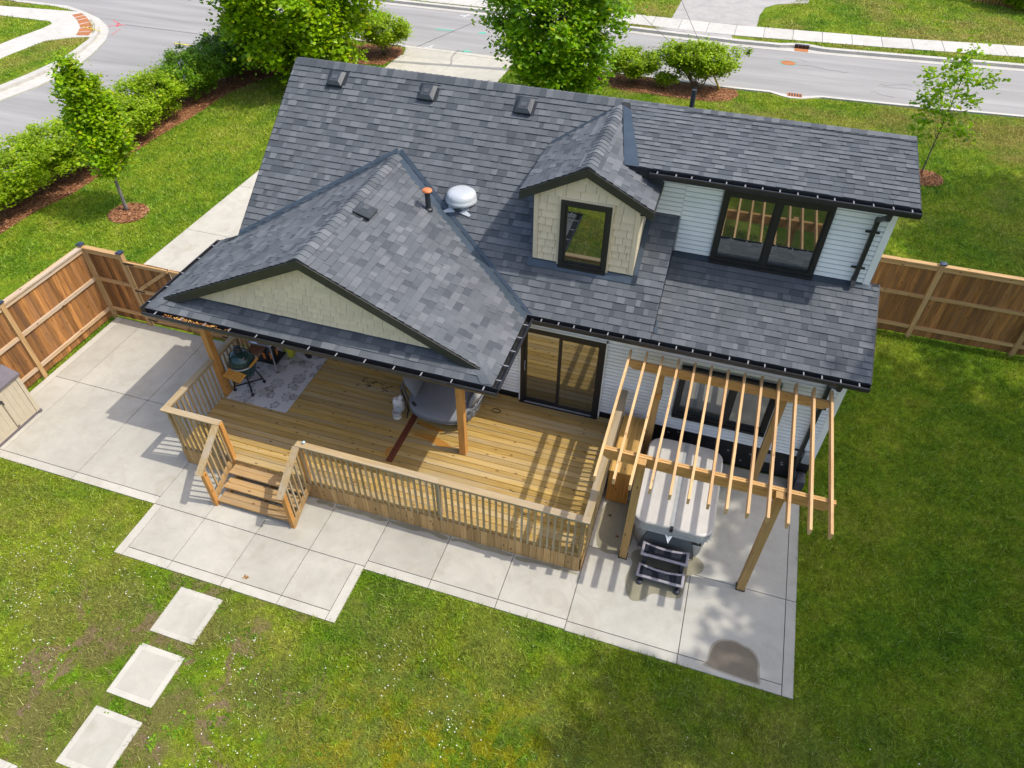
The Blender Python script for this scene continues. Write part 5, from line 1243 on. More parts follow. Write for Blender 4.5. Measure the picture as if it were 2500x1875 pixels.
tb = thing('steel_table', 'stainless steel cart table standing behind the green grill', 'table', (-5.95, -0.75, Z0))
B().box(-6.26, -5.66, -1.0, -0.42, Z0+0.80, Z0+0.825).obj('top', 'steel', tb)
B().box(-6.05, -5.75, -0.93, -0.50, Z0+0.826, Z0+0.90).obj('burner_lid', 'dark_plastic', tb)
for x in (-6.22, -5.70):
    for y in (-0.96, -0.46):
        l = B().tube([(x, y, Z0+0.80), (x, y, Z0+0.03)], 0.018, 10).obj('leg', 'steel', tb)
        B().lathe([(0.026, 0), (0.026, 0.03)], (x, y, Z0), 10).obj('foot', 'iron', l)
B().box(-6.22, -5.70, -0.94, -0.48, Z0+0.20, Z0+0.22).obj('lower_shelf', 'iron', tb)
MAT['orange'] = plain('orange_plastic', (0.62, 0.20, 0.035), 0.4, 0.4); MAT['lime'] = plain('lime_plastic', (0.45, 0.44, 0.035), 0.5, 0.3)
vc = thing('canister', 'black and orange canister standing under the steel table', 'canister', (-6.0, -0.66, Z0))
B().lathe([(0.15, 0.23), (0.17, 0.25), (0.17, 0.46), (0.15, 0.50), (0.10, 0.60), (0.03, 0.62)], (-5.98, -0.70, Z0), 20).obj('drum', 'iron', vc, True)
for k in range(6):
    a = k*math.pi/3+0.3; B().beam((-5.98+0.172*math.cos(a), -0.70+0.172*math.sin(a), Z0+0.27), (-5.98+0.172*math.cos(a), -0.70+0.172*math.sin(a), Z0+0.44), 0.07, 0.012, (math.cos(a), math.sin(a), 0)).obj('panel', 'orange', vc)
B().lathe([(0.19, 0.222), (0.20, 0.235), (0.19, 0.25)], (-5.98, -0.70, Z0), 20).obj('base', 'iron', vc, True)
bk = thing('bucket', 'lime yellow bucket behind the steel table', 'bucket', (-5.72, -0.33, Z0))
B().lathe([(0.10, 0.0), (0.12, 0.02), (0.15, 0.33), (0.158, 0.34), (0.15, 0.345), (0.135, 0.34), (0.11, 0.05), (0.01, 0.045)], (-5.72, -0.33, Z0+0.0), 24).obj('pail', 'lime', bk, True)
B().tube([(-5.72+0.155*math.cos(a), -0.33, Z0+0.33+0.12*math.sin(a)) for a in np.linspace(0, math.pi, 12)], 0.006, 6).obj('handle', 'steel', bk)
ct = thing('hand_cart', 'grey tube frame cart with a black wheel behind the bucket', 'cart', (-5.2, -0.3, Z0))
B().tube([(-5.24, -0.30, Z0+0.09), (-5.24, -0.28, Z0+0.09)], 0.09, 18).obj('wheel', 'iron', ct)
B().tube([(-5.24, -0.26, Z0+0.09), (-5.35, -0.15, Z0+0.45), (-5.4, -0.12, Z0+0.75)], 0.014, 8).obj('tube_frame', 'steel_grey', ct)
B().beam((-5.24, -0.24, Z0+0.09), (-5.6, -0.24, Z0+0.10), 0.02, 0.02).obj('axle_bar', 'steel_grey', ct)

# daybed
db = thing('daybed', 'round grey outdoor daybed with woven strap back beside the porch post', 'daybed', (-1.5, -0.78, ZD))
MAT['cushion'] = (lambda t: (t.col(t.val((0.20, 0.215, 0.235), t.math('MULTIPLY', t.mr(t.noise(t.pos(), 180, 2), 0.3, 0.7, 0.92, 1.06), t.mr(t.noise(t.pos(), 3, 4), 0.3, 0.7, 0.94, 1.05)))).bump(t.noise(t.pos(), 5, 4), 0.25, 0.03), t.m)[1])(Mt('grey_cushion', 0.9, 0.15))
MAT['cushion_pale'] = plain('pale_cushion', (0.40, 0.395, 0.39), 0.9, 0.15, var=0.05); MAT['strap'] = plain('grey_strap', (0.15, 0.155, 0.17), 0.7, 0.2, var=0.1)
def superell(cx, cy, rx, ry, n=40, e=2.6):
    out = []
    for k in range(n):
        a = 2*math.pi*k/n; c_, s_ = math.cos(a), math.sin(a)
        out.append((cx+rx*math.copysign(abs(c_)**(2/e), c_), cy+ry*math.copysign(abs(s_)**(2/e), s_)))
    return out
DC = (-1.50, -0.82)
loft([(superell(*DC, 0.74, 0.66), ZD+0.22), (superell(*DC, 0.77, 0.69), ZD+0.25), (superell(*DC, 0.77, 0.69), ZD+0.28)]).obj('seat_frame', 'strap', db, True)
loft([(superell(*DC, 0.72, 0.65), ZD+0.28), (superell(*DC, 0.765, 0.69), ZD+0.31), (superell(*DC, 0.765, 0.69), ZD+0.37), (superell(*DC, 0.74, 0.665), ZD+0.40), (superell(*DC, 0.55, 0.48), ZD+0.41)]).obj('seat_cushion', 'cushion', db, True)
for x, y in ((-2.22, -1.36), (-0.82, -1.36), (-2.20, -0.24), (-0.82, -0.24)): B().tube([(x, y, ZD), (DC[0]+(x-DC[0])*0.93, DC[1]+(y-DC[1])*0.93, ZD+0.26)], [0.014, 0.02], 8).obj('leg', 'iron', db)
def arc(a, r0, z):
    c_, s_ = math.cos(a), math.sin(a); e = 2/2.6
    return V((DC[0]+(0.80+r0)*math.copysign(abs(c_)**e, c_), DC[1]+(0.72+r0)*math.copysign(abs(s_)**e, s_), ZD+z))
A0, A1 = math.radians(-52), math.radians(205)
B().tube([arc(a, 0.10, 0.74 if -0.3 < a < 3.3 else 0.70) for a in np.linspace(A0, A1, 40)], 0.018, 8).obj('back_rail', 'strap', db, True)
for e in (A0, A1): B().tube([arc(e, 0.0, 0.02), arc(e, 0.02, 0.28), arc(e, 0.10, 0.72)], 0.016, 8).obj('arm_post', 'iron', db)
for k in range(44):
    a = A0+(A1-A0)*(k+0.5)/44; b = a+(0.05 if k % 2 else -0.05)
    B().beam(arc(a, 0.10, 0.73), arc(b, 0.0, 0.26), 0.035, 0.006, (math.cos(a), math.sin(a), 0)).obj('strap', 'strap', db)
def pillow(c, u, v, n, th, mat, nm='back_cushion'):
    c, u, v, n = V(c), V(u), V(v), V(n).normalized(); m = B(); N = 10
    for sgn in (1, -1):
        k = len(m.v)
        for i in range(N+1):
            for j in range(N+1):
                p, q = 2*i/N-1, 2*j/N-1; h = th*(max(0, (1-p**4)*(1-q**4)))**0.55
                m.v.append(tuple(c+u*p*(1-0.05*q*q)+v*q*(1-0.05*p*p)+n*h*sgn))
        for i in range(N):
            for j in range(N):
                f = (k+i*(N+1)+j, k+(i+1)*(N+1)+j, k+(i+1)*(N+1)+j+1, k+i*(N+1)+j+1); m.f.append(f if sgn > 0 else f[::-1])
    return m.obj(nm, mat, db, True)
pillow((-2.22, -0.82, ZD+0.68), (0.03, -0.33, 0.0), (-0.13, 0.0, 0.26), (0.9, 0.1, 0.42), 0.085, 'cushion')
pillow((-1.83, -0.28, ZD+0.62), (0.28, -0.04, 0), (0.0, 0.09, 0.22), (0.1, -0.9, 0.3), 0.08, 'cushion')
pillow((-1.20, -0.28, ZD+0.62), (0.28, 0.04, 0), (0.0, 0.09, 0.22), (-0.1, -0.9, 0.3), 0.08, 'cushion')
pillow((-0.76, -0.72, ZD+0.62), (0.02, 0.32, 0), (0.10, 0.0, 0.21), (-0.9, 0, 0.35), 0.08, 'cushion_pale')
ph = bevel(B().box(-0.035, 0.035, -0.075, 0.075, 0, 0.01).obj('phone', 'dark_plastic', None, M=Matrix.Translation((-2.05, -1.27, ZD+0.405)) @ Matrix.Rotation(0.9, 4, 'Z')), 0.003); tag(ph, 'small black phone lying on the daybed seat', 'phone')
cd = thing('candle', 'white candle in a glass jar on the deck beside the daybed', 'candle', (-2.42, -1.41, ZD))
MAT['wax'] = plain('white_wax', (0.72, 0.70, 0.66), 0.5, 0.3, var=0.05); MAT['jar'] = plain('jar_glass', (0.45, 0.45, 0.44), 0.1, 0.6, var=0.1)
B().lathe([(0.085, 0.0), (0.10, 0.015), (0.10, 0.15), (0.094, 0.155), (0.01, 0.157)], (-2.42, -1.40, ZD), 24).obj('wax_body', 'wax', cd, True)
B().lathe([(0.101, 0.10), (0.104, 0.14), (0.105, 0.20), (0.101, 0.205), (0.097, 0.20), (0.097, 0.16)], (-2.42, -1.40, ZD), 24).obj('jar_rim', 'jar', cd, True)
tw = thing('towel', 'crumpled white towel on the deck behind the candle', 'towel', (-2.50, -1.16, ZD))
m = B(); m.lathe([(0.13, 0.0), (0.14, 0.06), (0.125, 0.15), (0.13, 0.22), (0.10, 0.28), (0.06, 0.31), (0.01, 0.30)], (-2.50, -1.14, ZD), 26, 1.0, 0.8)
m.v = [(x+0.018*math.sin(z*40+y*60), y+0.02*math.sin(x*55+z*33), z+(0.02*math.sin(x*48) if z > ZD+0.02 else 0)) for x, y, z in m.v]
m.obj('folds', 'wax', tw, True)
B().lathe([(0.05, 0.0), (0.055, 0.05), (0.03, 0.09)], (-2.45, -1.10, ZD+0.28), 14).obj('fold_knot', 'wax', tw, True)
B().tube([(-0.42+0.10*math.cos(a), -0.55+0.06*math.sin(a), ZD+0.012) for a in np.linspace(0, 6.2, 20)], 0.008, 6).obj('ring', 'iron')
tag(bpy.data.objects['ring'], 'small dark ring lying on the sunny deck near the door', 'ring')
tag(B().tube([(-1.15, -1.88, ZD+0.008), (-1.0, -1.86, ZD+0.008), (-0.9, -1.80, ZD+0.008), (-0.78, -1.76, ZD+0.008)], 0.006, 5).obj('cord', 'stain'), 'thin orange cord on the deck beside the right porch post', 'cord')
MAT['cup'] = plain('blue_cup', (0.42, 0.55, 0.66), 0.4, 0.4)
tag(B().lathe([(0.022, 0), (0.03, 0.045), (0.028, 0.05), (0.004, 0.048)], (-3.30, -3.50, ZRL), 14).obj('cup', 'cup', None, True), 'small pale blue cup on the rail cap at the head of the stairs', 'cup')

# corner of the pad: dark grey plastic box at the downspout foot
hc = thing('plastic_box', 'small dark grey plastic box at the house corner by the downspout', 'plastic box', (6.12, -0.22, 0))
bevel(B().box(6.03, 6.24, -0.33, -0.02, 0.04, 0.36).obj('body', 'dark_plastic', hc), 0.04, 3)
B().box(5.975, 5.995, -0.36, -0.02, 0.0, 0.52).obj('side_plate', 'vent_top', hc)
B().tube([(5.95, -0.3, 0.10), (5.99, -0.3, 0.10)], 0.10, 16).obj('wheel', 'iron', hc)

# fallen leaves
MAT['dead_leaf'] = plain('brown_leaf', (0.33, 0.17, 0.06), 0.8, 0.2, var=0.3, scale=40); MAT['dark_leaf'] = plain('dark_leaf', (0.05, 0.03, 0.02), 0.8, 0.2); MAT['red_leaf'] = plain('red_leaf', (0.20, 0.06, 0.035), 0.8, 0.2)
def fallen(x, y, s, mat, label, rot):
    pts = []
    for k in range(14): a = rot+2*math.pi*k/14; r = s*(1.0 if k % 2 == 0 else 0.45)*(0.8+0.3*math.sin(k*1.9)); pts.append((x+r*math.cos(a), y+0.7*r*math.sin(a), 0.008+0.012*(k % 3)))
    tag(B().add([(x, y, 0.006)]+pts, [(0, 1+k, 1+(k+1) % 14) for k in range(14)]).obj('fallen_leaf', mat), label, 'leaf', 'dead leaves on the concrete')
fallen(-3.69, -5.62, 0.09, 'dead_leaf', 'curled brown oak leaf on the patio slab below the stairs', 0.4)
fallen(2.55, -2.11, 0.06, 'dark_leaf', 'small dark leaf on the mossy slab by the cedar box', 1.2)
fallen(2.79, -2.56, 0.06, 'red_leaf', 'dark red leaf on the mossy slab beside the tub', 2.0)

# ================================================================== street furniture
MAT['pole'] = wood('pole_wood', 'z', (0.16, 0.13, 0.10), (0.30, 0.26, 0.21), rnd=0.1, knots=0.1)
def upole(x, y, h, label, lamp):
    p = thing('utility_pole', label, 'utility pole', (x, y, 0), 'wooden utility poles')
    B().tube([(x, y, -0.1), (x, y, h)], [0.17, 0.12], 14).obj('pole', 'pole', p, True)
    B().beam((x-1.0, y, h-0.8), (x+1.0, y, h-0.8), 0.10, 0.12).obj('cross_arm', 'pole', p)
    for dx in (-0.85, 0.85): B().lathe([(0.04, 0), (0.06, 0.05), (0.04, 0.12)], (x+dx, y, h-0.74), 10).obj('insulator', 'grey_plastic', p)
    if lamp:
        B().tube([(x, y, 7.7), (x-0.1, y+1.0, 8.1), (x-0.15, y+1.9, 8.15)], 0.03, 8).obj('lamp_arm', 'steel_grey', p)
        B().lathe([(0.10, 0), (0.16, 0.06), (0.06, 0.14)], (x-0.15, y+2.1, 8.08), 12, 0.8, 2.0).obj('lamp_head', 'steel_grey', p, True)
upole(-4.7, 20.85, 12.0, 'wooden street-lamp pole hidden behind the middle maple', True)
upole(-4.2, 31.15, 11.0, 'foot of a grey utility pole beside the far footpath', False)
gw = thing('guy_wire', 'guy wire with yellow guard rising from the right shrub bed', 'guy wire', (2.37, 21.2, 0))
B().tube([(2.37, 21.2, 0.0), (-4.62, 20.9, 10.6)], 0.009, 5).obj('cable', 'iron', gw); B().tube([(2.37, 21.2, 0.0), (-4.62, 20.9, 5.0)], 0.008, 5).obj('cable', 'iron', gw)
B().tube([(2.36, 21.2, 0.02), (1.11, 21.15, 1.92)], 0.035, 8).obj('guard', 'guard', gw) if False else None
MAT['guard'] = plain('yellow_guard', (0.55, 0.40, 0.03), 0.5, 0.3); B().tube([(2.36, 21.2, 0.02), (1.11, 21.15, 1.92)], 0.04, 8).obj('guard', 'guard', gw)

# ================================================================== trees and shrubs
def leaves(name, C, size, mat, parent, flat=0.5, jitter=0.35, out=None):
    """C (N,3) leaf centres -> kite shaped folded leaves in one crown mesh"""
    N = len(C); C = np.asarray(C)
    nrm = rng.normal(size=(N, 3)); nrm[:, 2] = np.abs(nrm[:, 2])+flat*2.2
    if out is not None: nrm += out*1.2
    nrm /= np.linalg.norm(nrm, axis=1)[:, None]
    a = np.cross(nrm, rng.normal(size=(N, 3))); a /= np.linalg.norm(a, axis=1)[:, None]; b = np.cross(nrm, a)
    s = (size*(0.55+1.0*rng.random(N)**1.4))[:, None]
    v = np.empty((N, 6, 3)); d = nrm*s*0.16
    v[:, 0] = C-a*s*0.5; v[:, 1] = C+b*s*0.30-a*s*0.20-d; v[:, 2] = C+b*s*0.46+a*s*0.12-d; v[:, 3] = C+a*s*0.55; v[:, 4] = C-b*s*0.46+a*s*0.12-d; v[:, 5] = C-b*s*0.30-a*s*0.20-d
    i = np.arange(N)[:, None]*6
    t = np.concatenate([i+np.array([[0, 1, 3]]), i+np.array([[1, 2, 3]]), i+np.array([[0, 3, 5]]), i+np.array([[3, 4, 5]])], axis=0)
    return npmesh(name, v.reshape(-1, 3), t, mat, parent)
def crown_pts(center, radii, nclump, per, cs, shape=None, hollow=0.45, seed=0):
    r = np.random.default_rng(seed); u = r.normal(size=(nclump, 3)); u /= np.linalg.norm(u, axis=1)[:, None]
    lump = 1+0.22*np.sin(3.1*u[:, 0]+seed)*np.cos(4.3*u[:, 1]+2*seed)+0.12*np.sin(7*u[:, 2]+seed)
    rad = (hollow+(1-hollow)*r.random(nclump)**0.6)*lump
    P = u*rad[:, None]*np.array(radii)
    if shape is not None: k = shape((P[:, 2]/radii[2]+1)/2); P[:, 0] *= k; P[:, 1] *= k
    cl = P+np.array(center)
    sc = cs*(0.6+0.8*r.random(nclump))
    L = np.repeat(cl, per, 0)+r.normal(size=(nclump*per, 3))*np.repeat(sc, per)[:, None]*np.array([1, 1, 0.65])
    return cl, L
def tree(name, label, base, trunk, cl, L, size, leaf, bark, limbs, cat='tree', group=None, lean=(0, 0)):
    t = thing(name, label, cat, (base[0], base[1], 0), group)
    h, r0, r1 = trunk; top = V((base[0]+lean[0], base[1]+lean[1], h)); bs = V((base[0], base[1], -0.05))
    m = B(); m.tube([bs, bs.lerp(top, 0.05), bs.lerp(top, 0.5), top], [r0*1.35, r0, (r0+r1)/2, r1], 10).obj('trunk', bark, t, True)
    idx = np.linspace(0, len(cl)-1, limbs).astype(int); lm = B()
    for i in idx:
        e = V(cl[i]); s_ = bs.lerp(top, min(0.95, max(0.22, (e.z*0.55)/max(h, 0.1)))); mid = s_.lerp(e, 0.5)+V((0, 0, 0.12*(e-s_).length))
        lm.tube([s_, mid, e], [r1*0.75, r1*0.4, r1*0.12], 5, False)
    tag(lm.obj('limbs', bark, t, True), kind='stuff')
    leaves('crown', L, size, leaf, t)
    return t
# big maple at the corner of the driveway
cl, L = crown_pts((-15.3, 16.7, 4.0), (3.35, 3.2, 3.7), 420, 125, 0.30, lambda z: np.clip(1.12-0.55*np.abs(z-0.32)**1.3*1.6, 0.35, 1.1), 0.5, 1)
ok = L[:, 2] > 0.5; L = L[ok]
tree('maple_tree', 'broad bright green maple between the hedge and the driveway', (-15.2, 17.0), (6.2, 0.17, 0.05), cl, L, 0.155, 'maple', 'bark', 46)
# dense maple behind the ridge
cl, L = crown_pts((-3.8, 17.0, 3.9), (2.1, 2.2, 3.6), 330, 125, 0.24, lambda z: np.clip(1.05-0.5*np.abs(z-0.35)**1.5*1.7, 0.3, 1.1), 0.5, 2)
tree('maple_tree', 'dense upright maple rising behind the main roof ridge', (-3.8, 17.0), (5.8, 0.13, 0.04), cl, L[L[:, 2] > 0.45], 0.14, 'maple_dark', 'bark', 40)
# young columnar maple on the left lawn
cl, L = crown_pts((-14.86, 4.86, 3.0), (0.80, 0.80, 1.78), 190, 85, 0.15, lambda z: np.clip(1.08-0.52*z, 0.42, 1.1), 0.35, 3)
tree('maple_tree', 'young columnar maple in a round mulch ring on the left lawn', (-14.94, 4.84), (4.2, 0.055, 0.018), cl, L[L[:, 2] > 1.1], 0.098, 'maple', 'bark_grey', 30, lean=(0.12, 0.05))
# sparse sapling on the right
RT = [(9.98, 4.1), (9.69, 3.8), (9.02, 3.35), (9.01, 3.19), (9.58, 3.42), (9.89, 3.13), (10.22, 3.25), (10.51, 3.28), (10.87, 3.33), (9.65, 2.93), (9.46, 2.82), (10.24, 2.75), (10.56, 2.71), (9.41, 2.56), (9.07, 2.39), (9.44, 2.26), (9.72, 2.17), (9.37, 1.81), (9.22, 1.56), (9.49, 1.28), (10.13, 2.05), (10.48, 1.87), (10.68, 1.77), (10.07, 1.68), (9.76, 3.44), (10.05, 3.47), (9.92, 2.46)]
cl = np.array([(x, 15.8+rng.normal()*0.28, z) for x, z in RT]); L = np.repeat(cl, 44, 0)+rng.normal(size=(len(cl)*44, 3))*0.16
tree('young_tree', 'thin sparse sapling in a round mulch ring on the right lawn', (9.97, 15.77), (4.0, 0.026, 0.008), cl, L, 0.13, 'maple', 'bark', 27, lean=(0.0, 0.05))
# unseen shade trees right of the view, crowns raised and trimmed to shape their shadows
cl, L = crown_pts((20.2, -0.4, 16.2), (6.2, 7.0, 4.2), 640, 48, 0.40, None, 0.25, 4)
gx, gy = L[:, 0]-0.64*L[:, 2], L[:, 1]-0.09*L[:, 2]; rr_ = rng.random(len(L)); ok = (L[:, 0] > 9.6) & (gx > np.where((gy > -0.75) & (gy < 0.75), 2.7+0.9*rr_, np.where(gy > -4.8, 4.4+1.8*rr_, 1.9+1.6*rr_))); tree('shade_tree', 'tall broadleaf tree right of the yard shading the right lawn', (20.6, -0.4), (17.5, 0.42, 0.12), cl, L[ok], 0.30, 'shade', 'bark', 40, group='tall trees right of the yard')
cl, L = crown_pts((19.0, -9.0, 15.6), (5.4, 3.8, 3.6), 290, 44, 0.40, None, 0.25, 6)
tree('shade_tree', 'tall broadleaf tree right of the yard shading the lower right corner', (19.6, -9.0), (16.5, 0.38, 0.11), cl, L[(L[:, 0] > 9.4) & (L[:, 0]-0.64*L[:, 2] > 2.4+1.6*rng.random(len(L)))], 0.30, 'shade', 'bark', 26, group='tall trees right of the yard')
cl, L = crown_pts((22.6, 13.8, 14.6), (4.4, 4.0, 3.4), 200, 44, 0.42, None, 0.25, 5)
tree('shade_tree', 'tall broadleaf tree right of the front lawn shading its edge', (22.8, 13.8), (15.5, 0.34, 0.10), cl, L[L[:, 0] > 14.2], 0.30, 'shade', 'bark', 26, group='tall trees right of the yard')

def shrub(label, c, r, h, mat, n, size, seed, z0=0.25, stems=9, group='hedge shrubs in the mulch bed'):
    t = thing('shrub', label, 'shrub', (c[0], c[1], 0), group); q = random.Random(seed)
    zc = (z0+h)/2
    cl, L = crown_pts((c[0], c[1], zc), (r[0], r[1], (h-z0)/2), n, 62, 0.12, lambda z: np.clip(0.72+0.42*z, 0.6, 1.08), 0.55, seed)
    L = L[L[:, 2] > 0.12]
    m = B()
    for k in range(stems):
        a = q.uniform(0, 6.28); b = 0.22*q.random(); e = cl[q.randrange(len(cl))]
        p0 = V((c[0]+r[0]*b*math.cos(a), c[1]+r[1]*b*math.sin(a), -0.02)); p2 = V(e); p1 = p0.lerp(p2, 0.55)+V((0, 0, 0.1))
        m.tube([p0, p1, p2], [0.022, 0.015, 0.006], 5, False)
    tag(m.obj('stems', 'stem', t, True), kind='stuff')
    leaves('foliage', L, size, mat, t, 0.7)
HX = -18.45
hed = [(-0.6, 1.35, 1.45, 'privet', 'leafy green shrub at the lower left frame edge'), (1.9, 1.4, 1.55, 'privet', 'large rounded shrub at the left frame edge'), (4.4, 1.45, 1.62, 'privet', 'tall bright shrub left of the columnar maple'), (6.7, 1.25, 1.5, 'privet', 'bushy shrub directly behind the columnar maple'),
       (9.0, 1.15, 1.35, 'privet', 'yellow-green shrub just above the columnar maple crown'), (11.0, 1.25, 1.55, 'privet', 'bright yellow-green shrub in the middle of the hedge'), (13.3, 1.3, 1.65, 'privet_dark', 'dark green shrub past the bright middle shrub'),
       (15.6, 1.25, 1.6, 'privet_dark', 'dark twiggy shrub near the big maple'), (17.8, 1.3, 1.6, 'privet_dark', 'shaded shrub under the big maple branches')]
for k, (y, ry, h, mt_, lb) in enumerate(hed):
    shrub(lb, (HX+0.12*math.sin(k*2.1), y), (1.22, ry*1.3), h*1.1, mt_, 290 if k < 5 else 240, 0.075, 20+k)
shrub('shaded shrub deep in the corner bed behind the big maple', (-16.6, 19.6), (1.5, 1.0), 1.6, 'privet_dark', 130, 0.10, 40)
shrub('rounded bright shrub at the driveway end of the corner bed', (-13.15, 20.5), (1.35, 0.85), 1.75, 'privet', 180, 0.08, 41, 0.45, 14)
shrub('leafy shrub left of the largest one in the right street bed', (-1.35, 20.85), (1.15, 0.8), 1.35, 'privet', 140, 0.08, 42, 0.3, 12, 'shrubs in the right street bed')
shrub('large rounded shrub around the yellow cable guard', (1.35, 21.0), (1.75, 1.0), 1.85, 'privet', 270, 0.08, 43, 0.55, 18, 'shrubs in the right street bed')
shrub('small low shrub between the two larger street bed shrubs', (0.05, 20.65), (0.35, 0.3), 0.6, 'privet', 14, 0.10, 44, 0.1, 4, 'shrubs in the right street bed')
shrub('leafy bush by the dark fence at the top right corner', (16.8, 37.9), (1.2, 1.0), 2.3, 'privet', 120, 0.14, 45, 0.3, 6, 'bushes across the road')

# ================================================================== grass, clover and mulch chips
def inpoly(x, y, poly):
    c_ = np.zeros(len(x), bool); n = len(poly); j = n-1
    for i in range(n):
        xi, yi = poly[i]; xj, yj = poly[j]
        if yi != yj: c_ ^= ((yi > y) != (yj > y)) & (x < (xj-xi)*(y-yi)/(yj-yi)+xi)
        j = i
    return c_
PATIO = [(-11.43, 0.2), (-11.43, -4.73), (-6.46, -4.73), (-6.46, -5.94), (-1.66, -5.94), (-1.66, -4.78), (6.24, -4.80), (6.24, 0.0), (6.3, 0.0), (6.3, 6.6), (-6.3, 6.6), (-6.3, 0.2)]
def turf(x, y, m=0.0):
    ok = ~inpoly(x, y, PATIO) & ~((x > -12.42) & (x < -6.98) & (y > 0.2) & (y < 22)) & ~inpoly(x, y, HB) & ~inpoly(x, y, RB) & ~inpoly(x, y, TL) & ~inpoly(x, y, TR)
    for a, b, c_, d in ((-4.73, -3.84, -7.06, -6.155), (-4.71, -3.82, -8.19, -7.295), (-4.70, -3.80, -9.33, -8.425), (-6.3, -5.2, -10.5, -9.56)): ok &= ~((x > a) & (x < b) & (y > c_) & (y < d))
    near = y < np.interp(x, *zip(*NEAR))-0.35-0.5*np.clip(1-np.abs(x-5.45), 0, 1)**0.7; farm = y > np.interp(x, *zip(*FAR))+0.68+0.3*np.clip(1-np.abs(x-5.65), 0, 1)**0.7
    own_ = near & (x > -20.0) & ~((x < -17) & (y > 18)); vg = (x < -27.4) & inpoly(x, y, [(-80, -40), (-27.4, -40)]+LEFT_IN[1:-1]+[(-80, 21.3)]) & ~inpoly(x, y, [(-60, 19.0), (-34.8, 19.3), (-31.6, 19.35), (-31.2, 19.08), (-31.1, 18.4), (-31.25, 16.8), (-31.3, -40), (-29.75, -40), (-29.6, 16.9), (-27.9, 18.05), (-30.2, 20.6), (-31.35, 21.1), (-36, 20.6), (-60, 20.5)])
    fpth = (y > np.interp(x, *zip(*PN))-0.02) & (y < np.interp(x, *zip(*PF))+0.02)
    fdr = (x > -1.05) & (x < 3.36+np.clip(y-32.4, 0, 9)*0.55) & (y > 28)
    return ok & (own_ | vg | (farm & ~fpth & ~fdr))
Mi = np.array(CAMI)
def inview(x, y, mrg=60):
    P = np.stack([x, y, np.zeros_like(x), np.ones_like(x)], 1) @ Mi.T
    u = 1250+1723.6*P[:, 0]/-P[:, 2]; v_ = 937.5-1723.6*P[:, 1]/-P[:, 2]
    return (P[:, 2] < -1) & (u > -mrg) & (u < 2500+mrg) & (v_ > -mrg) & (v_ < 1875+mrg)
def thin(x, y): return np.clip(1-(np.hypot((x+4.3), (y+8.7))-1.2)/3.4, 0, 1)
def scatter(x0, x1, y0, y1, dens):
    n = int((x1-x0)*(y1-y0)*dens); x = rng.uniform(x0, x1, n); y = rng.uniform(y0, y1, n)
    k = inview(x, y) & turf(x, y); return x[k], y[k]
GV, GT, off = [], [], 0
for (x0, x1, y0, y1, dens, h, w) in ((-12, 14, -11, 7.5, 2300, 0.058, 0.0155), (-20.5, 16, 0.5, 22.5, 700, 0.065, 0.026), (-40, 24, 27, 42, 260, 0.07, 0.045), (-40, -26, 5, 24, 260, 0.07, 0.04)):
    x, y = scatter(x0, x1, y0, y1, dens)
    if (x0, x1) == (-20.5, 16): k = ~((x > -12) & (y < 7.5)); x, y = x[k], y[k]
    k = rng.random(len(x)) > 0.55*thin(x, y); x, y = x[k], y[k]; n = len(x)
    clump = 0.6+0.8*(0.5+0.5*np.sin(x*3.1+np.sin(y*2.3)*2)*np.cos(y*2.7+np.sin(x*1.7)*2))
    hh = h*(0.5+rng.random(n))*clump; ww = w*(0.6+0.8*rng.random(n)); a = rng.uniform(0, 6.283, n); ln = rng.uniform(0.3, 1.3, n)
    dx, dy = np.cos(a), np.sin(a); b = rng.uniform(0, 6.283, n)
    v = np.empty((n, 3, 3)); z = LAWNZ-0.004
    v[:, 0] = np.stack([x-dy*ww/2, y+dx*ww/2, np.full(n, z)], 1); v[:, 1] = np.stack([x+dy*ww/2, y-dx*ww/2, np.full(n, z)], 1)
    v[:, 2] = np.stack([x+hh*ln*np.cos(b), y+hh*ln*np.sin(b), z+hh], 1)
    GV.append(v.reshape(-1, 3)); GT.append(np.arange(n*3).reshape(-1, 3)+off); off += n*3
gb = npmesh('grass', np.concatenate(GV), np.concatenate(GT), 'blade'); tag(gb, 'short mown grass blades over the lawns', 'grass', kind='stuff')
# white clover heads in drifts
MAT['clover'] = plain('clover_white', (0.66, 0.66, 0.58), 0.8, 0.2)
CX = [(-8.2, -6.6), (-7.6, -7.4), (-6.9, -6.9), (-8.8, -7.6), (-5.7, -6.6), (-2.6, -7.6), (-2.2, -8.4), (-3.0, -6.9), (-1.6, -9.3), (0.9, -6.9), (-0.4, -6.2), (-7.4, -6.0), (-2.6, -9.0), (-6.3, -8.0)]
P = np.concatenate([np.stack([rng.normal(a, 0.42, 40), rng.normal(b, 0.32, 40)], 1) for a, b in CX]+[np.stack([rng.uniform(-10, 9, 160), rng.uniform(-10.5, -4.8, 160)], 1), np.stack([rng.uniform(9, 16, 160), rng.uniform(31.5, 38, 160)], 1)])
k = turf(P[:, 0], P[:, 1]); P = P[k]; n = len(P); s_ = (0.004+0.006*rng.random(n))*np.where(P[:, 1] > 20, 2.0, 1)
q = np.empty((n, 4, 3)); zz = LAWNZ+0.035+0.02*rng.random(n)
for i, (a, b) in enumerate(((-1, -1), (1, -1), (1, 1), (-1, 1))): q[:, i] = np.stack([P[:, 0]+a*s_, P[:, 1]+b*s_, zz], 1)
i = np.arange(n)[:, None]*4
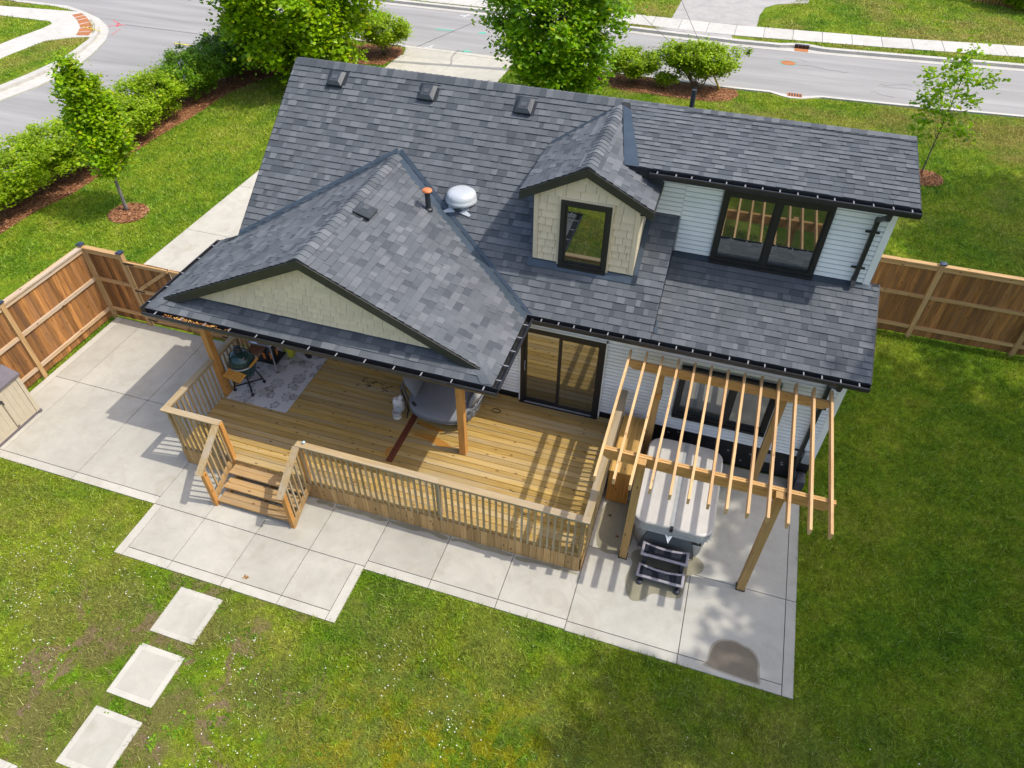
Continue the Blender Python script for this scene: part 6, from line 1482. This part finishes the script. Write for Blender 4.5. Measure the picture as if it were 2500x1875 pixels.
tag(npmesh('clover_flowers', q.reshape(-1, 3), np.concatenate([i+np.array([[0, 1, 2]]), i+np.array([[0, 2, 3]])]), 'clover'), 'tiny white clover flowers in the grass', 'clover', kind='stuff')
# broad weed rosettes in the worn turf
WX = np.stack([rng.normal(-4.3, 2.0, 150), rng.normal(-8.2, 1.2, 150)], 1); WX = WX[turf(WX[:, 0], WX[:, 1])]
L = np.repeat(np.concatenate([WX, np.full((len(WX), 1), LAWNZ+0.03)], 1), 9, 0)+rng.normal(size=(len(WX)*9, 3))*np.array([0.05, 0.05, 0.008])
wd = thing('weeds', 'broad leaved weeds around the stepping stones', 'weeds', (-4.3, -8, 0)); wl = leaves('leaf_clumps', L, 0.042, 'privet_dark', wd, 1.2); del wd['category'], wd['label']
bpy.data.objects.remove(wd); wl.parent = None; wl.matrix_world = Matrix(); wl.name = 'weeds'; tag(wl, 'broad leaved weeds around the stepping stones', 'weeds', kind='stuff')
# bark chips
CV, CT, off = [], [], 0
for poly, dens in ((HB, 260), (RB, 420), (TL, 900), (TR, 700)):
    px_, py_ = zip(*poly); x0, x1, y0, y1 = min(px_), max(px_), max(min(py_), 2), max(py_); n = int((x1-x0)*(y1-y0)*dens)
    x, y = rng.uniform(x0, x1, n), rng.uniform(y0, y1, n); k = inpoly(x, y, poly); x, y = x[k], y[k]; n = len(x)
    a = rng.uniform(0, 6.28, n); l_ = rng.uniform(0.02, 0.05, n); w_ = rng.uniform(0.008, 0.018, n); z = rng.uniform(-0.008, 0.02, n)
    v = np.empty((n, 4, 3))
    for i, (p_, q_) in enumerate(((-1, -1), (1, -1), (1, 1), (-1, 1))):
        v[:, i] = np.stack([x+p_*l_*np.cos(a)-q_*w_*np.sin(a), y+p_*l_*np.sin(a)+q_*w_*np.cos(a), z+rng.uniform(-0.01, 0.014, n)], 1)
    CV.append(v.reshape(-1, 3)); i = np.arange(n)[:, None]*4+off; CT.append(np.concatenate([i+np.array([[0, 1, 2]]), i+np.array([[0, 2, 3]])])); off += n*4
tag(npmesh('mulch_chips', np.concatenate(CV), np.concatenate(CT), 'chip'), 'loose reddish bark chips on the planting beds', 'mulch', kind='stuff')
